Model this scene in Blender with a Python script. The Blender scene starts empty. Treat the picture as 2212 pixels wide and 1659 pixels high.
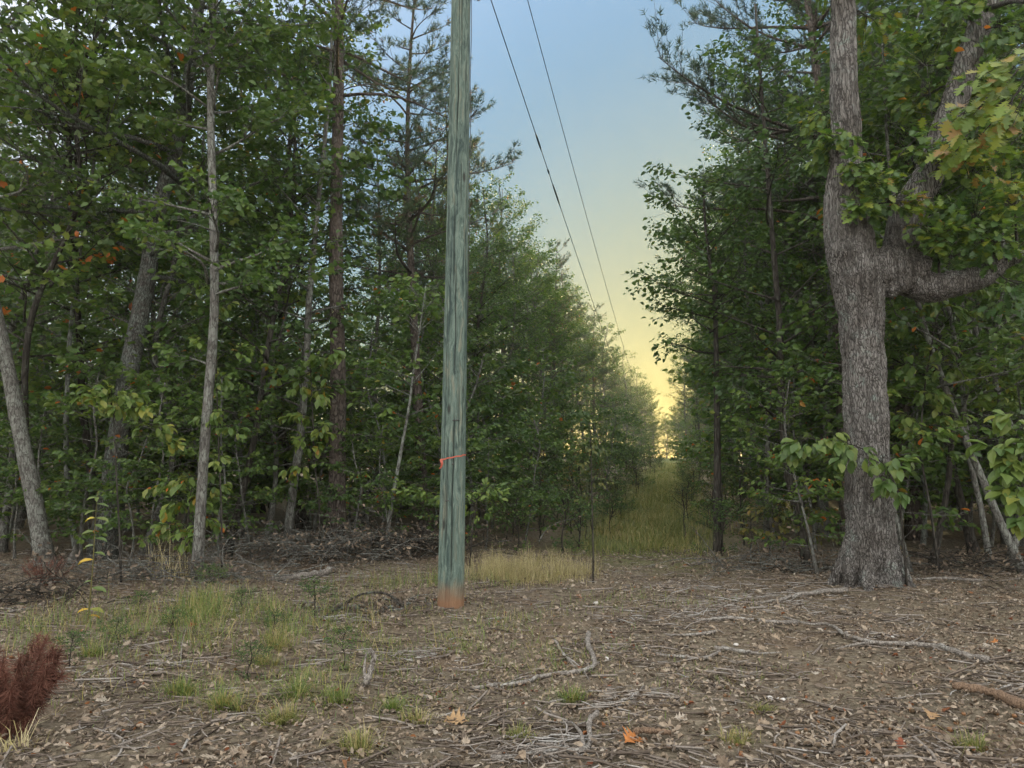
import bpy, math
import numpy as np
from mathutils import noise as mnoise, Vector

# ------------------------------------------------------------------ camera, sky, sun, exposure
sc = bpy.context.scene
col = sc.collection
R = math.radians
EYE = 1.6
F, CX, CY = 1550.0, 1106.0, 829.5
PITCH = R(6.28)
cam = bpy.data.cameras.new('camera')
cam_o = bpy.data.objects.new('camera', cam)
col.objects.link(cam_o)
cam_o.location = (0, 0, EYE)
cam_o.rotation_euler = (R(90) + PITCH, 0, 0)
cam.sensor_width = 36
cam.lens = 36 * F / 2212
cam.clip_start = .05
cam.clip_end = 3000
sc.camera = cam_o

SUN_EL, SUN_AZ = R(3.5), R(16.5)
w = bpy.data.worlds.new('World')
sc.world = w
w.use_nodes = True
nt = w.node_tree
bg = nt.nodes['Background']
sky = nt.nodes.new('ShaderNodeTexSky')
sky.sky_type = 'NISHITA'
sky.sun_disc = False
sky.sun_elevation = SUN_EL
sky.sun_rotation = SUN_AZ
sky.air_density = 1
sky.dust_density = 2.5
sky.ozone_density = 2
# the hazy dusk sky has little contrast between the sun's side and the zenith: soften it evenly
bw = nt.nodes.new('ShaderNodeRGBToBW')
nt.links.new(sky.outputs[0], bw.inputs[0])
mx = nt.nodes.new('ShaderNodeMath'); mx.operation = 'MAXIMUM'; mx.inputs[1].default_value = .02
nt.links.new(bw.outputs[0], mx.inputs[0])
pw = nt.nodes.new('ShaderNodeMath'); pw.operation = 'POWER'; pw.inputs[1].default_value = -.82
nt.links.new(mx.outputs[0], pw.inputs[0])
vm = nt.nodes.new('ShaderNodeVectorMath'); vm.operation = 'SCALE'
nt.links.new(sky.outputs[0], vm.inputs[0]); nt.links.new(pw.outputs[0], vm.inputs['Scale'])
# dusk colour: clear blue-green over the sun's side, greying and brightened to a pale neutral veil away from it
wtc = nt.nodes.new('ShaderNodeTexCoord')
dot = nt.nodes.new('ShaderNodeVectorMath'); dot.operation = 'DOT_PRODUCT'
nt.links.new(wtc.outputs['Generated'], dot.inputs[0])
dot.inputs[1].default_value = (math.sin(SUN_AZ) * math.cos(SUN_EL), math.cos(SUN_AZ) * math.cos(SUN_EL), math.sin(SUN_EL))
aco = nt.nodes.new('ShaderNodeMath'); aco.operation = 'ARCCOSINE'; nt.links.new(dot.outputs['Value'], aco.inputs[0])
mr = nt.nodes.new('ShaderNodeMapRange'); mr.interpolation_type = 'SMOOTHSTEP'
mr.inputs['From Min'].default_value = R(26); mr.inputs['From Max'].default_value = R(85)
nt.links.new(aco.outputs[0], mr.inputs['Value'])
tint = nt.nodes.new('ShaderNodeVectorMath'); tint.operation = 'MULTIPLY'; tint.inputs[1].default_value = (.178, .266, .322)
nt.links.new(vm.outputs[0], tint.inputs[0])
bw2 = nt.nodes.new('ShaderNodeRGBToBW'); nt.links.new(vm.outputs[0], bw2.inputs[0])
fill_veil = nt.nodes.new('ShaderNodeVectorMath'); fill_veil.operation = 'SCALE'; fill_veil.inputs[0].default_value = (1.36, 1.3, 1.22)  # made brighter than the sun's side to light the foreground
nt.links.new(bw2.outputs[0], fill_veil.inputs['Scale'])
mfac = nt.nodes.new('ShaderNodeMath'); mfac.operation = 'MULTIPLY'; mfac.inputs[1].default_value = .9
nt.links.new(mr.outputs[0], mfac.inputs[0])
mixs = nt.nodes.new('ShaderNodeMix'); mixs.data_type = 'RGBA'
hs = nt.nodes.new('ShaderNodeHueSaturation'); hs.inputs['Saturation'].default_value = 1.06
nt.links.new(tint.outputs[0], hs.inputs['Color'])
nt.links.new(mfac.outputs[0], mixs.inputs[0]); nt.links.new(hs.outputs[0], mixs.inputs[6]); nt.links.new(fill_veil.outputs[0], mixs.inputs[7])
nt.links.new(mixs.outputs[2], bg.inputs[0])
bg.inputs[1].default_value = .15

sun = bpy.data.lights.new('sun', 'SUN')
sun.energy = .5
sun.angle = R(.6)
sun.color = (1, .8, .38)
sun_o = bpy.data.objects.new('sun', sun)
col.objects.link(sun_o)
sd = Vector((math.sin(SUN_AZ) * math.cos(SUN_EL), math.cos(SUN_AZ) * math.cos(SUN_EL), math.sin(SUN_EL)))
sun_o.rotation_euler = sd.to_track_quat('Z', 'Y').to_euler()
sun_o.location = sd * 50

sc.view_settings.view_transform = 'Standard'
sc.view_settings.look = 'None'
sc.view_settings.gamma = 1
sc.view_settings.exposure = 3.5
sc.cycles.use_denoising = True
sc.cycles.max_bounces = 4
sc.cycles.diffuse_bounces = 2
sc.cycles.glossy_bounces = 2
sc.cycles.transmission_bounces = 2
sc.cycles.volume_bounces = 0
sc.cycles.use_light_tree = False
w.cycles.sampling_method = 'MANUAL'
w.cycles.sample_map_resolution = 256
sc.cycles.use_adaptive_sampling = True
sc.cycles.adaptive_threshold = .04
sc.cycles.sample_clamp_indirect = 6

# ------------------------------------------------------------------ helpers
cp, sp = math.cos(PITCH), math.sin(PITCH)
def ray(px, py):
    xr, yr = (px - CX) / F, (CY - py) / F
    return np.array([xr, cp - yr * sp, sp + yr * cp])
CA = math.atan(.2302)
def hmap(x, y):
    x = np.asarray(x, float); y = np.asarray(y, float)
    h = .035 * np.sin(x * .9 + 1.3) * np.sin(y * .7 + .4) + .02 * np.sin(x * 2.3 + y * 1.1) + .012 * np.sin(x * 4.1 - y * 3.7 + 2)
    u = x * math.sin(CA) + y * math.cos(CA)
    h += np.minimum(.027 * (np.sqrt((np.maximum(u - 13, 0)) ** 2 + 9) - 3), 2.4)
    h += .07 * np.exp(-((x - POLE[0]) ** 2 + (y - POLE[1]) ** 2) / .35)
    h += .10 * np.exp(-((x - OAK[0]) ** 2 + (y - OAK[1]) ** 2) / 1.2)
    return h
POLE = (-50., 0); OAK = (-50., 0)
def G(px, py, lift=0.0):                 # a point on the ground
    d = ray(px, py); t = -EYE / d[2]
    for _ in range(3):
        z = float(hmap(d[0] * t, d[1] * t)); t = (z - EYE) / d[2]
    p = d * t
    return np.array([p[0], p[1], float(hmap(p[0], p[1])) + lift])
def PT(px, py, Y):                       # a point at depth Y metres
    d = ray(px, py); t = Y / d[1]
    return np.array([d[0] * t, Y, EYE + d[2] * t])
_p = G(973, 1322); POLE = (_p[0], _p[1])
_p = G(1882, 1278); OAK = (_p[0], _p[1])
def COR(u, s):                           # u along the cut, s across it
    return np.array([u * math.sin(CA) + s * math.cos(CA), u * math.cos(CA) - s * math.sin(CA)])
def cor_inv(x, y):
    return x * math.sin(CA) + y * math.cos(CA), x * math.cos(CA) - y * math.sin(CA)
def nrm(a):
    a = np.asarray(a, float)
    return a / np.maximum(np.linalg.norm(a, axis=-1, keepdims=True), 1e-9)

class Geo:
    """collects vertices, faces and one tone value per vertex"""
    def __init__(s): s.v = []; s.q = []; s.t = []; s.tone = []; s.n = 0
    def add(s, v, quads=None, tris=None, tone=None):
        v = np.asarray(v, float).reshape(-1, 3)
        if quads is not None and len(quads): s.q.append(np.asarray(quads, int).reshape(-1, 4) + s.n)
        if tris is not None and len(tris): s.t.append(np.asarray(tris, int).reshape(-1, 3) + s.n)
        s.v.append(v)
        s.tone.append(np.full(len(v), .5) if tone is None else np.broadcast_to(np.asarray(tone, float), (len(v),)))
        s.n += len(v)
    def mesh(s, name, mat):
        me = bpy.data.meshes.new(name)
        V = np.concatenate(s.v) if s.v else np.zeros((0, 3))
        q = np.concatenate(s.q) if s.q else np.zeros((0, 4), int)
        t = np.concatenate(s.t) if s.t else np.zeros((0, 3), int)
        me.vertices.add(len(V)); me.vertices.foreach_set('co', V.astype(np.float32).ravel())
        nl = q.size + t.size
        me.loops.add(nl); me.loops.foreach_set('vertex_index', np.concatenate([q.ravel(), t.ravel()]).astype(np.int32))
        me.polygons.add(len(q) + len(t))
        st = np.concatenate([np.arange(len(q)) * 4, q.size + np.arange(len(t)) * 3]).astype(np.int32)
        me.polygons.foreach_set('loop_start', st)
        a = me.attributes.new('tone', 'FLOAT', 'POINT')
        a.data.foreach_set('value', np.concatenate(s.tone).astype(np.float32))
        me.update(calc_edges=True)
        if mat: me.materials.append(mat)
        return me

def obj(name, me, parent=None, loc=None, rz=0, sc_=1):
    o = bpy.data.objects.new(name, me)
    col.objects.link(o)
    if parent is not None: o.parent = parent
    if loc is not None: o.location = [float(c) for c in loc]
    o.rotation_euler[2] = rz
    if sc_ != 1: o.scale = (sc_,) * 3
    return o
def tag(o, label=None, cat=None, group=None, kind=None):
    if label: o['label'] = label
    if cat: o['category'] = cat
    if group: o['group'] = group
    if kind: o['kind'] = kind
    return o
def thing(name, loc, label, cat, group=None):
    return tag(obj(name, None, None, loc), label, cat, group)

def resample(pts, n):
    """smooth curve through control points"""
    pts = np.asarray(pts, float)
    if len(pts) < 3:
        t = np.linspace(0, 1, n)[:, None]
        return pts[0] * (1 - t) + pts[-1] * t
    P = np.vstack([2 * pts[0] - pts[1], pts, 2 * pts[-1] - pts[-2]])
    L = np.concatenate([[0], np.cumsum(np.linalg.norm(np.diff(pts, axis=0), axis=1))])
    out = []
    for u in np.linspace(0, L[-1], n):
        i = min(max(np.searchsorted(L, u, side='right') - 1, 0), len(pts) - 2)
        t = (u - L[i]) / max(L[i + 1] - L[i], 1e-9)
        p0, p1, p2, p3 = P[i], P[i + 1], P[i + 2], P[i + 3]
        out.append(.5 * (2 * p1 + (p2 - p0) * t + (2 * p0 - 5 * p1 + 4 * p2 - p3) * t * t + (3 * p1 - p0 - 3 * p2 + p3) * t ** 3))
    return np.array(out)

def tubes(geo, P, Rad, sides=5, tone=.5, rng=None, rough=0.0, cap=True):
    """P (m,n,3) paths, Rad (m,n): a batch of tapering tubes"""
    P = np.asarray(P, float); Rad = np.asarray(Rad, float)
    if P.ndim == 2: P = P[None]; Rad = Rad[None]
    m, n, _ = P.shape
    if m == 0: return
    T = nrm(np.gradient(P, axis=1))
    mean = nrm(P[:, -1] - P[:, 0])
    ref = np.where(np.abs(mean[:, 2:3]) > .8, np.array([[1., .13, 0]]), np.array([[.05, .08, 1.]]))
    A = nrm(np.cross(T, ref[:, None, :])); B = np.cross(T, A)
    th = np.linspace(0, 2 * math.pi, sides, endpoint=False)
    rad = Rad[:, :, None] * np.ones(sides)
    if rough and rng is not None: rad = rad * (1 + rough * rng.uniform(-1, 1, rad.shape))
    V = P[:, :, None, :] + rad[..., None] * (np.cos(th)[:, None] * A[:, :, None, :] + np.sin(th)[:, None] * B[:, :, None, :])
    i = np.arange(n - 1)[:, None]; j = np.arange(sides)[None]
    q = np.stack([i * sides + j, i * sides + (j + 1) % sides, (i + 1) * sides + (j + 1) % sides, (i + 1) * sides + j], -1).reshape(-1, 4)
    Q = (q[None] + (np.arange(m) * n * sides)[:, None, None]).reshape(-1, 4)
    tris = None
    if cap and sides >= 3:
        k = np.arange(1, sides - 1)
        t1 = np.stack([np.zeros_like(k), k + 1, k], -1); t2 = np.stack([np.zeros_like(k), k, k + 1], -1) + (n - 1) * sides
        tt = np.vstack([t1, t2])
        tris = (tt[None] + (np.arange(m) * n * sides)[:, None, None]).reshape(-1, 3)
    tn = np.repeat(np.broadcast_to(np.asarray(tone, float), (m,)), n * sides)
    geo.add(V, Q, tris, tn)

# leaf outlines, along +x, length 1
LEAF = (np.array([[0, 0, 0], [.35, .5, .13], [.75, .34, .08], [1, 0, -.12], [.75, -.34, .08], [.35, -.5, .13]]), [[0, 3, 2, 1], [0, 5, 4, 3]], None)
BIG = (np.array([[0, 0, 0], [.25, .33, .07], [.55, .5, .1], [.82, .3, .03], [1, 0, -.16], [.82, -.3, .03], [.55, -.5, .1], [.25, -.33, .07], [.5, 0, .03]]),
       [[0, 8, 2, 1], [8, 4, 3, 2], [0, 7, 6, 8], [8, 6, 5, 4]], None)
_ox = [0, .12, .24, .33, .47, .55, .7, .78, .9, 1]
_oy = [.02, .07, .42, .16, .7, .22, .62, .18, .3, 0]
_ov = [[x, 0, -.1 * x * x] for x in _ox] + [[x - .02, y, .14 * y - .1 * x * x] for x, y in zip(_ox, _oy)] + [[x - .02, -y, .14 * y - .1 * x * x] for x, y in zip(_ox, _oy)]
_oq = []
for _i in range(9): _oq += [[_i, _i + 1, 11 + _i, 10 + _i], [_i, 20 + _i, 21 + _i, _i + 1]]
OAKLEAF = (np.array(_ov), _oq, None)
_mx = [0, .2, .36, .34, .6, .7, 1]; _my = [.03, .42, .55, .3, .52, .2, 0]
_mv = [[x, 0, -.08 * x] for x in [0, .2, .3, .4, .55, .75, 1]] + [[x, y, .1 * y - .08 * x] for x, y in zip(_mx, _my)] + [[x, -y, .1 * y - .08 * x] for x, y in zip(_mx, _my)]
_mq = []
for _i in range(6): _mq += [[_i, _i + 1, 8 + _i, 7 + _i], [_i, 14 + _i, 15 + _i, _i + 1]]
MAPLE = (np.array(_mv), _mq, None)

def leaves(geo, P, D, N, size, tone, tpl=LEAF, width=.62, curl=None):
    n = len(P)
    if n == 0: return
    X = nrm(D); N = np.asarray(N, float); Z = nrm(N - (N * X).sum(-1, keepdims=True) * X); Y = np.cross(Z, X)
    tv, tq, tt = tpl
    k = len(tv)
    cz = np.ones((n, 1)) if curl is None else np.asarray(curl)[:, None]
    size = np.asarray(size)[:, None, None]
    V = P[:, None, :] + size * (tv[None, :, 0:1] * X[:, None, :] + width * tv[None, :, 1:2] * Y[:, None, :] + (cz * tv[None, :, 2])[..., None] * Z[:, None, :])
    Q = (np.asarray(tq)[None] + (np.arange(n) * k)[:, None, None]).reshape(-1, 4)
    geo.add(V, Q, None, np.repeat(tone, k))

def rdir(rng, n):
    return nrm(rng.normal(size=(n, 3)))

# ------------------------------------------------------------------ materials
def new_mat(name):
    m = bpy.data.materials.new(name); m.use_nodes = True
    t = m.node_tree
    for nd in list(t.nodes): t.nodes.remove(nd)
    out = t.nodes.new('ShaderNodeOutputMaterial')
    return m, t, out
def nd(t, kind, **kw):
    n = t.nodes.new('ShaderNode' + kind)
    for k, v in kw.items():
        if k in n.inputs: n.inputs[k].default_value = v
        else: setattr(n, k, v)
    return n
def ramp(t, fac, stops):
    r = t.nodes.new('ShaderNodeValToRGB')
    e = r.color_ramp.elements
    while len(e) > 1: e.remove(e[-1])
    e[0].position = stops[0][0]; e[0].color = (*stops[0][1], 1)
    for p, c in stops[1:]:
        x = e.new(p); x.color = (*c, 1)
    if fac is not None: t.links.new(fac, r.inputs[0])
    return r
def mixc(t, fac, a, b, mode='MIX'):
    m = t.nodes.new('ShaderNodeMix'); m.data_type = 'RGBA'; m.blend_type = mode
    for s, v in ((0, fac), (6, a), (7, b)):
        if hasattr(v, 'is_linked') or hasattr(v, 'links'): t.links.new(v, m.inputs[s])
        else: m.inputs[s].default_value = v if s == 0 else (*v, 1)
    return m.outputs[2]
def maths(t, op, a, b=None, clamp=False):
    m = t.nodes.new('ShaderNodeMath'); m.operation = op; m.use_clamp = clamp
    for i, v in enumerate((a, b)):
        if v is None: continue
        if hasattr(v, 'links'): t.links.new(v, m.inputs[i])
        else: m.inputs[i].default_value = v
    return m.outputs[0]

def leaf_mat(name, stops, trans=.36, rough=.42, spec=.5, vary=.25):
    m, t, out = new_mat(name)
    at = nd(t, 'Attribute', attribute_name='tone')
    oi = nd(t, 'ObjectInfo')
    # each leaf has its tone, each plant leans a little one way
    f = maths(t, 'ADD', at.outputs['Fac'], maths(t, 'MULTIPLY', maths(t, 'SUBTRACT', oi.outputs['Random'], .5), vary), True)
    c = mixc(t, 1.0, ramp(t, f, stops).outputs[0], (1.2, 1.2, 1.15), 'MULTIPLY')
    p = nd(t, 'BsdfPrincipled', Roughness=rough)
    p.inputs['Specular IOR Level'].default_value = spec
    t.links.new(c, p.inputs['Base Color'])
    tr = nd(t, 'BsdfTranslucent')
    br = mixc(t, 1.0, c, (1.25, 1.35, .7), 'MULTIPLY')
    t.links.new(br, tr.inputs['Color'])
    mix = nd(t, 'MixShader', Fac=trans)
    t.links.new(p.outputs[0], mix.inputs[1]); t.links.new(tr.outputs[0], mix.inputs[2])
    t.links.new(mix.outputs[0], out.inputs[0])
    return m

def bark_mat(name, dark, light, lichen=None, lich_amt=0.0, sc_xy=14, stretch=.16, crack=.5, bump=.6, warm=None):
    m, t, out = new_mat(name)
    tc = nd(t, 'TexCoord'); oi = nd(t, 'ObjectInfo')
    mp = nd(t, 'Mapping'); t.links.new(tc.outputs['Object'], mp.inputs[0])
    mp.inputs['Scale'].default_value = (1, 1, stretch)
    ad = nd(t, 'VectorMath', operation='ADD'); t.links.new(mp.outputs[0], ad.inputs[0]); t.links.new(oi.outputs['Random'], ad.inputs[1])
    wn = nd(t, 'TexNoise', Scale=sc_xy * .7, Detail=3); t.links.new(ad.outputs[0], wn.inputs[0])
    wv = mixc(t, .06, ad.outputs[0], wn.outputs['Color'], 'LINEAR_LIGHT')
    v = nd(t, 'TexVoronoi', feature='DISTANCE_TO_EDGE', Scale=sc_xy); t.links.new(wv, v.inputs[0])
    n1 = nd(t, 'TexNoise', Scale=sc_xy * 2.2, Detail=6, Roughness=.65); t.links.new(wv, n1.inputs[0])
    cr = ramp(t, v.outputs['Distance'], [(0, (0, 0, 0)), (crack * .35, (1, 1, 1))]).outputs[0]
    fac = maths(t, 'MULTIPLY', cr, maths(t, 'ADD', maths(t, 'MULTIPLY', n1.outputs[0], .9), .1), True)
    c = ramp(t, fac, [(0, dark), (.45, tuple((a + b) * .5 for a, b in zip(dark, light))), (.75, light)]).outputs[0]
    if warm:
        n3 = nd(t, 'TexNoise', Scale=3.0, Detail=3); t.links.new(tc.outputs['Object'], n3.inputs[0])
        c = mixc(t, ramp(t, n3.outputs[0], [(.45, (0, 0, 0)), (.6, (1, 1, 1))]).outputs[0], c, mixc(t, .6, c, warm))
    if lichen:
        n2 = nd(t, 'TexNoise', Scale=7.0, Detail=6, Roughness=.7); t.links.new(tc.outputs['Object'], n2.inputs[0])
        lf = ramp(t, n2.outputs[0], [(.62 - lich_amt * .3, (0, 0, 0)), (.70 - lich_amt * .25, (1, 1, 1))]).outputs[0]
        c = mixc(t, maths(t, 'MULTIPLY', maths(t, 'MULTIPLY', lf, .75), fac), c, lichen)
    p = nd(t, 'BsdfPrincipled', Roughness=.9); p.inputs['Specular IOR Level'].default_value = .2
    t.links.new(c, p.inputs['Base Color'])
    b = nd(t, 'Bump', Strength=bump, Distance=.03); t.links.new(fac, b.inputs['Height']); t.links.new(b.outputs[0], p.inputs['Normal'])
    t.links.new(p.outputs[0], out.inputs[0])
    return m

def tone_mat(name, stops, rough=.85, noise_sc=30.0, noise_amt=.25, spec=.2, trans=0, bump=0):
    """colour by each piece's own tone, with fine mottling"""
    m, t, out = new_mat(name)
    at = nd(t, 'Attribute', attribute_name='tone'); tc = nd(t, 'TexCoord')
    n = nd(t, 'TexNoise', Scale=noise_sc, Detail=4, Roughness=.65); t.links.new(tc.outputs['Object'], n.inputs[0])
    c = ramp(t, at.outputs['Fac'], stops).outputs[0]
    g = ramp(t, n.outputs[0], [(.3, (1 - noise_amt * 1.6,) * 3), (.7, (1 + noise_amt,) * 3)]).outputs[0]
    c = mixc(t, 1.0, c, g, 'MULTIPLY')
    p = nd(t, 'BsdfPrincipled', Roughness=rough); p.inputs['Specular IOR Level'].default_value = spec
    t.links.new(c, p.inputs['Base Color'])
    if bump:
        b = nd(t, 'Bump', Strength=bump, Distance=.01); t.links.new(n.outputs[0], b.inputs['Height']); t.links.new(b.outputs[0], p.inputs['Normal'])
    s = p.outputs[0]
    if trans:
        tr = nd(t, 'BsdfTranslucent'); t.links.new(c, tr.inputs[0])
        mx_ = nd(t, 'MixShader', Fac=trans); t.links.new(s, mx_.inputs[1]); t.links.new(tr.outputs[0], mx_.inputs[2]); s = mx_.outputs[0]
    t.links.new(s, out.inputs[0])
    return m

GREENS = [(0, (.045, .086, .036)), (.35, (.074, .130, .044)), (.65, (.108, .172, .048)), (.88, (.165, .215, .055)), (.955, (.20, .19, .04)), (.975, (.34, .22, .03)), (1, (.40, .13, .025))]
M = {}
M['leaf'] = leaf_mat('green_leaf', GREENS)
M['leaf_edge'] = leaf_mat('bright_green_leaf', [(0, (.056, .108, .040)), (.4, (.094, .160, .046)), (.75, (.145, .21, .05)), (.95, (.21, .24, .06)), (.985, (.32, .22, .03)), (1, (.42, .12, .02))])  # a lighter green leaf, used on several trees and saplings
M['leaf_autumn'] = leaf_mat('turning_leaf', [(0, (.05, .085, .035)), (.4, (.09, .12, .04)), (.7, (.17, .15, .04)), (.88, (.26, .15, .035)), (1, (.30, .09, .03))])
M['leaf_big'] = leaf_mat('large_leaf', [(0, (.055, .105, .04)), (.45, (.095, .16, .045)), (.8, (.15, .2, .05)), (.95, (.26, .25, .05)), (1, (.38, .2, .04))], trans=.35, rough=.42)
M['leaf_oak'] = leaf_mat('oak_leaf', [(0, (.045, .095, .04)), (.45, (.08, .145, .05)), (.75, (.15, .22, .04)), (.93, (.23, .25, .04)), (1, (.30, .18, .06))], trans=.35, rough=.45)
M['needle'] = leaf_mat('pine_needle', [(0, (.042, .075, .048)), (.6, (.066, .108, .06)), (.93, (.10, .14, .065)), (1, (.16, .09, .05))], trans=.15, rough=.55)
M['bark_grey'] = bark_mat('grey_bark', (.06, .057, .052), (.20, .195, .18), (.36, .40, .36), .55, 22, .25, .35, .4)
M['bark_pale'] = bark_mat('pale_lichen_bark', (.06, .06, .056), (.20, .205, .19), (.38, .43, .39), .6, 20, .3, .25, .3)
M['bark_dark'] = bark_mat('dark_bark', (.028, .025, .022), (.10, .092, .08), (.2, .25, .2), .25, 18, .16, .5, .6)
M['bark_pine'] = bark_mat('pine_bark', (.045, .038, .034), (.20, .168, .148), (.28, .28, .26), .3, 17, .35, .5, .8, (.155, .125, .11))
M['bark_oak'] = bark_mat('oak_bark', (.045, .042, .039), (.31, .295, .275), (.33, .44, .40), .68, 34, .26, .7, .8)

def oak_bark():
    m, t, out = new_mat('furrowed_oak_bark')
    tc = nd(t, 'TexCoord'); sx = nd(t, 'SeparateXYZ'); t.links.new(tc.outputs['Object'], sx.inputs[0])
    up = ramp(t, maths(t, 'DIVIDE', sx.outputs[2], 10.0), [(.43, (0, 0, 0)), (.50, (1, 1, 1))]).outputs[0]     # the upper stem is shaggier
    nw = nd(t, 'TexNoise', Scale=5.0, Detail=4); t.links.new(tc.outputs['Object'], nw.inputs[0])
    fs = []
    for st, k in ((.2, 42.0), (.07, 26.0)):
        mp = nd(t, 'Mapping'); mp.inputs['Scale'].default_value = (1, 1, st); t.links.new(tc.outputs['Object'], mp.inputs[0])
        wv = mixc(t, .05, mp.outputs[0], nw.outputs['Color'], 'LINEAR_LIGHT')
        v = nd(t, 'TexVoronoi', feature='DISTANCE_TO_EDGE', Scale=k); t.links.new(wv, v.inputs[0])
        fs.append((ramp(t, v.outputs['Distance'], [(0, (.1, .1, .1)), (.13, (.8, .8, .8)), (.32, (1, 1, 1))]).outputs[0], wv))
    crk = mixc(t, up, fs[0][0], fs[1][0])
    n1 = nd(t, 'TexNoise', Scale=60.0, Detail=6, Roughness=.7); t.links.new(fs[0][1], n1.inputs[0])
    n2 = nd(t, 'TexNoise', Scale=2.2, Detail=6, Roughness=.65); t.links.new(tc.outputs['Object'], n2.inputs[0])
    n4 = nd(t, 'TexNoise', Scale=6.0, Detail=7, Roughness=.75); t.links.new(tc.outputs['Object'], n4.inputs[0])
    mf = nd(t, 'Mapping'); mf.inputs['Scale'].default_value = (1, 1, .07); t.links.new(tc.outputs['Object'], mf.inputs[0])
    nf = nd(t, 'TexNoise', Scale=17.0, Detail=4, Roughness=.6); t.links.new(mixc(t, .03, mf.outputs[0], nw.outputs['Color'], 'LINEAR_LIGHT'), nf.inputs[0])
    fur = ramp(t, nf.outputs[0], [(.38, (.42, .42, .42)), (.50, (1, 1, 1))]).outputs[0]      # long furrows
    f = maths(t, 'MULTIPLY', maths(t, 'MULTIPLY', crk, fur), maths(t, 'ADD', maths(t, 'MULTIPLY', n1.outputs[0], 1.2), .12), True)
    c = ramp(t, f, [(0, (.05, .048, .046)), (.25, (.135, .128, .121)), (.6, (.30, .288, .274)), (1, (.45, .435, .415))]).outputs[0]
    c = mixc(t, ramp(t, n2.outputs[0], [(.40, (1, 1, 1)), (.52, (0, 0, 0))]).outputs[0], c, mixc(t, 1.0, c, (.66, .64, .62), 'MULTIPLY'))       # damp dark streaks
    lf = maths(t, 'MULTIPLY', ramp(t, n4.outputs[0], [(.53, (0, 0, 0)), (.62, (1, 1, 1))]).outputs[0], ramp(t, n2.outputs[0], [(.46, (0, 0, 0)), (.6, (1, 1, 1))]).outputs[0])
    c = mixc(t, maths(t, 'MULTIPLY', maths(t, 'MULTIPLY', lf, f), .85), c, (.36, .50, .45))                                               # blue-green lichen
    pw_ = nd(t, 'TexNoise', Scale=38.0, Detail=3); t.links.new(tc.outputs['Object'], pw_.inputs[0])
    low = ramp(t, sx.outputs[2], [(.25, (1, 1, 1)), (.7, (0, 0, 0))]).outputs[0]
    c = mixc(t, maths(t, 'MULTIPLY', maths(t, 'MULTIPLY', ramp(t, pw_.outputs[0], [(.6, (0, 0, 0)), (.66, (1, 1, 1))]).outputs[0], low), f), c, (.62, .63, .6))   # pale lichen flecks on the foot
    p = nd(t, 'BsdfPrincipled', Roughness=.9); p.inputs['Specular IOR Level'].default_value = .2
    t.links.new(c, p.inputs['Base Color'])
    b = nd(t, 'Bump', Strength=1.0, Distance=.035); t.links.new(f, b.inputs['Height']); t.links.new(b.outputs[0], p.inputs['Normal'])
    t.links.new(p.outputs[0], out.inputs[0])
    return m
M['oak_old'] = oak_bark()

# ------------------------------------------------------------------ ground
def ground_mat():
    m, t, out = new_mat('leaf_strewn_soil')
    tc = nd(t, 'TexCoord')
    n1 = nd(t, 'TexNoise', Scale=26.0, Detail=8, Roughness=.75); t.links.new(tc.outputs['Object'], n1.inputs[0])
    n2 = nd(t, 'TexNoise', Scale=1.1, Detail=5, Roughness=.6); t.links.new(tc.outputs['Object'], n2.inputs[0])
    v = nd(t, 'TexVoronoi', Scale=19.0, Randomness=1); t.links.new(tc.outputs['Object'], v.inputs[0])
    c = ramp(t, n1.outputs[0], [(.3, (.085, .07, .05)), (.5, (.20, .168, .122)), (.7, (.34, .295, .22))]).outputs[0]
    vb = nd(t, 'RGBToBW'); t.links.new(v.outputs['Color'], vb.inputs[0])
    c = mixc(t, .6, c, mixc(t, 1.0, c, ramp(t, vb.outputs[0], [(0, (.45, .45, .45)), (1, (1.5, 1.5, 1.5))]).outputs[0], 'MULTIPLY'))
    c = mixc(t, maths(t, 'MULTIPLY', ramp(t, n2.outputs[0], [(.5, (0, 0, 0)), (.62, (1, 1, 1))]).outputs[0], .3), c, (.17, .095, .06))
    # turf along the cut: distance across the corridor decides
    sx = nd(t, 'SeparateXYZ'); t.links.new(tc.outputs['Object'], sx.inputs[0])
    s = maths(t, 'SUBTRACT', maths(t, 'MULTIPLY', sx.outputs[0], math.cos(CA)), maths(t, 'MULTIPLY', sx.outputs[1], math.sin(CA)))
    u = maths(t, 'ADD', maths(t, 'MULTIPLY', sx.outputs[0], math.sin(CA)), maths(t, 'MULTIPLY', sx.outputs[1], math.cos(CA)))
    su = maths(t, 'ADD', u, maths(t, 'MULTIPLY', n2.outputs[0], 4.0))
    fu = ramp(t, maths(t, 'DIVIDE', su, 40.0), [(.31, (0, 0, 0)), (.39, (1, 1, 1))]).outputs[0]
    ss = maths(t, 'ABSOLUTE', maths(t, 'ADD', s, .8))
    fs = ramp(t, maths(t, 'DIVIDE', ss, 6.0), [(.15, (1, 1, 1)), (.34, (0, 0, 0))]).outputs[0]
    fg = maths(t, 'MULTIPLY', fu, fs)
    gcol = ramp(t, n1.outputs[0], [(.3, (.09, .11, .045)), (.55, (.17, .19, .07)), (.75, (.26, .25, .11))]).outputs[0]
    c = mixc(t, fg, c, gcol)
    p = nd(t, 'BsdfPrincipled', Roughness=.95); p.inputs['Specular IOR Level'].default_value = .15
    t.links.new(c, p.inputs['Base Color'])
    b = nd(t, 'Bump', Strength=.9, Distance=.03); t.links.new(n1.outputs[0], b.inputs['Height']); t.links.new(b.outputs[0], p.inputs['Normal'])
    t.links.new(p.outputs[0], out.inputs[0])
    return m
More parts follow.
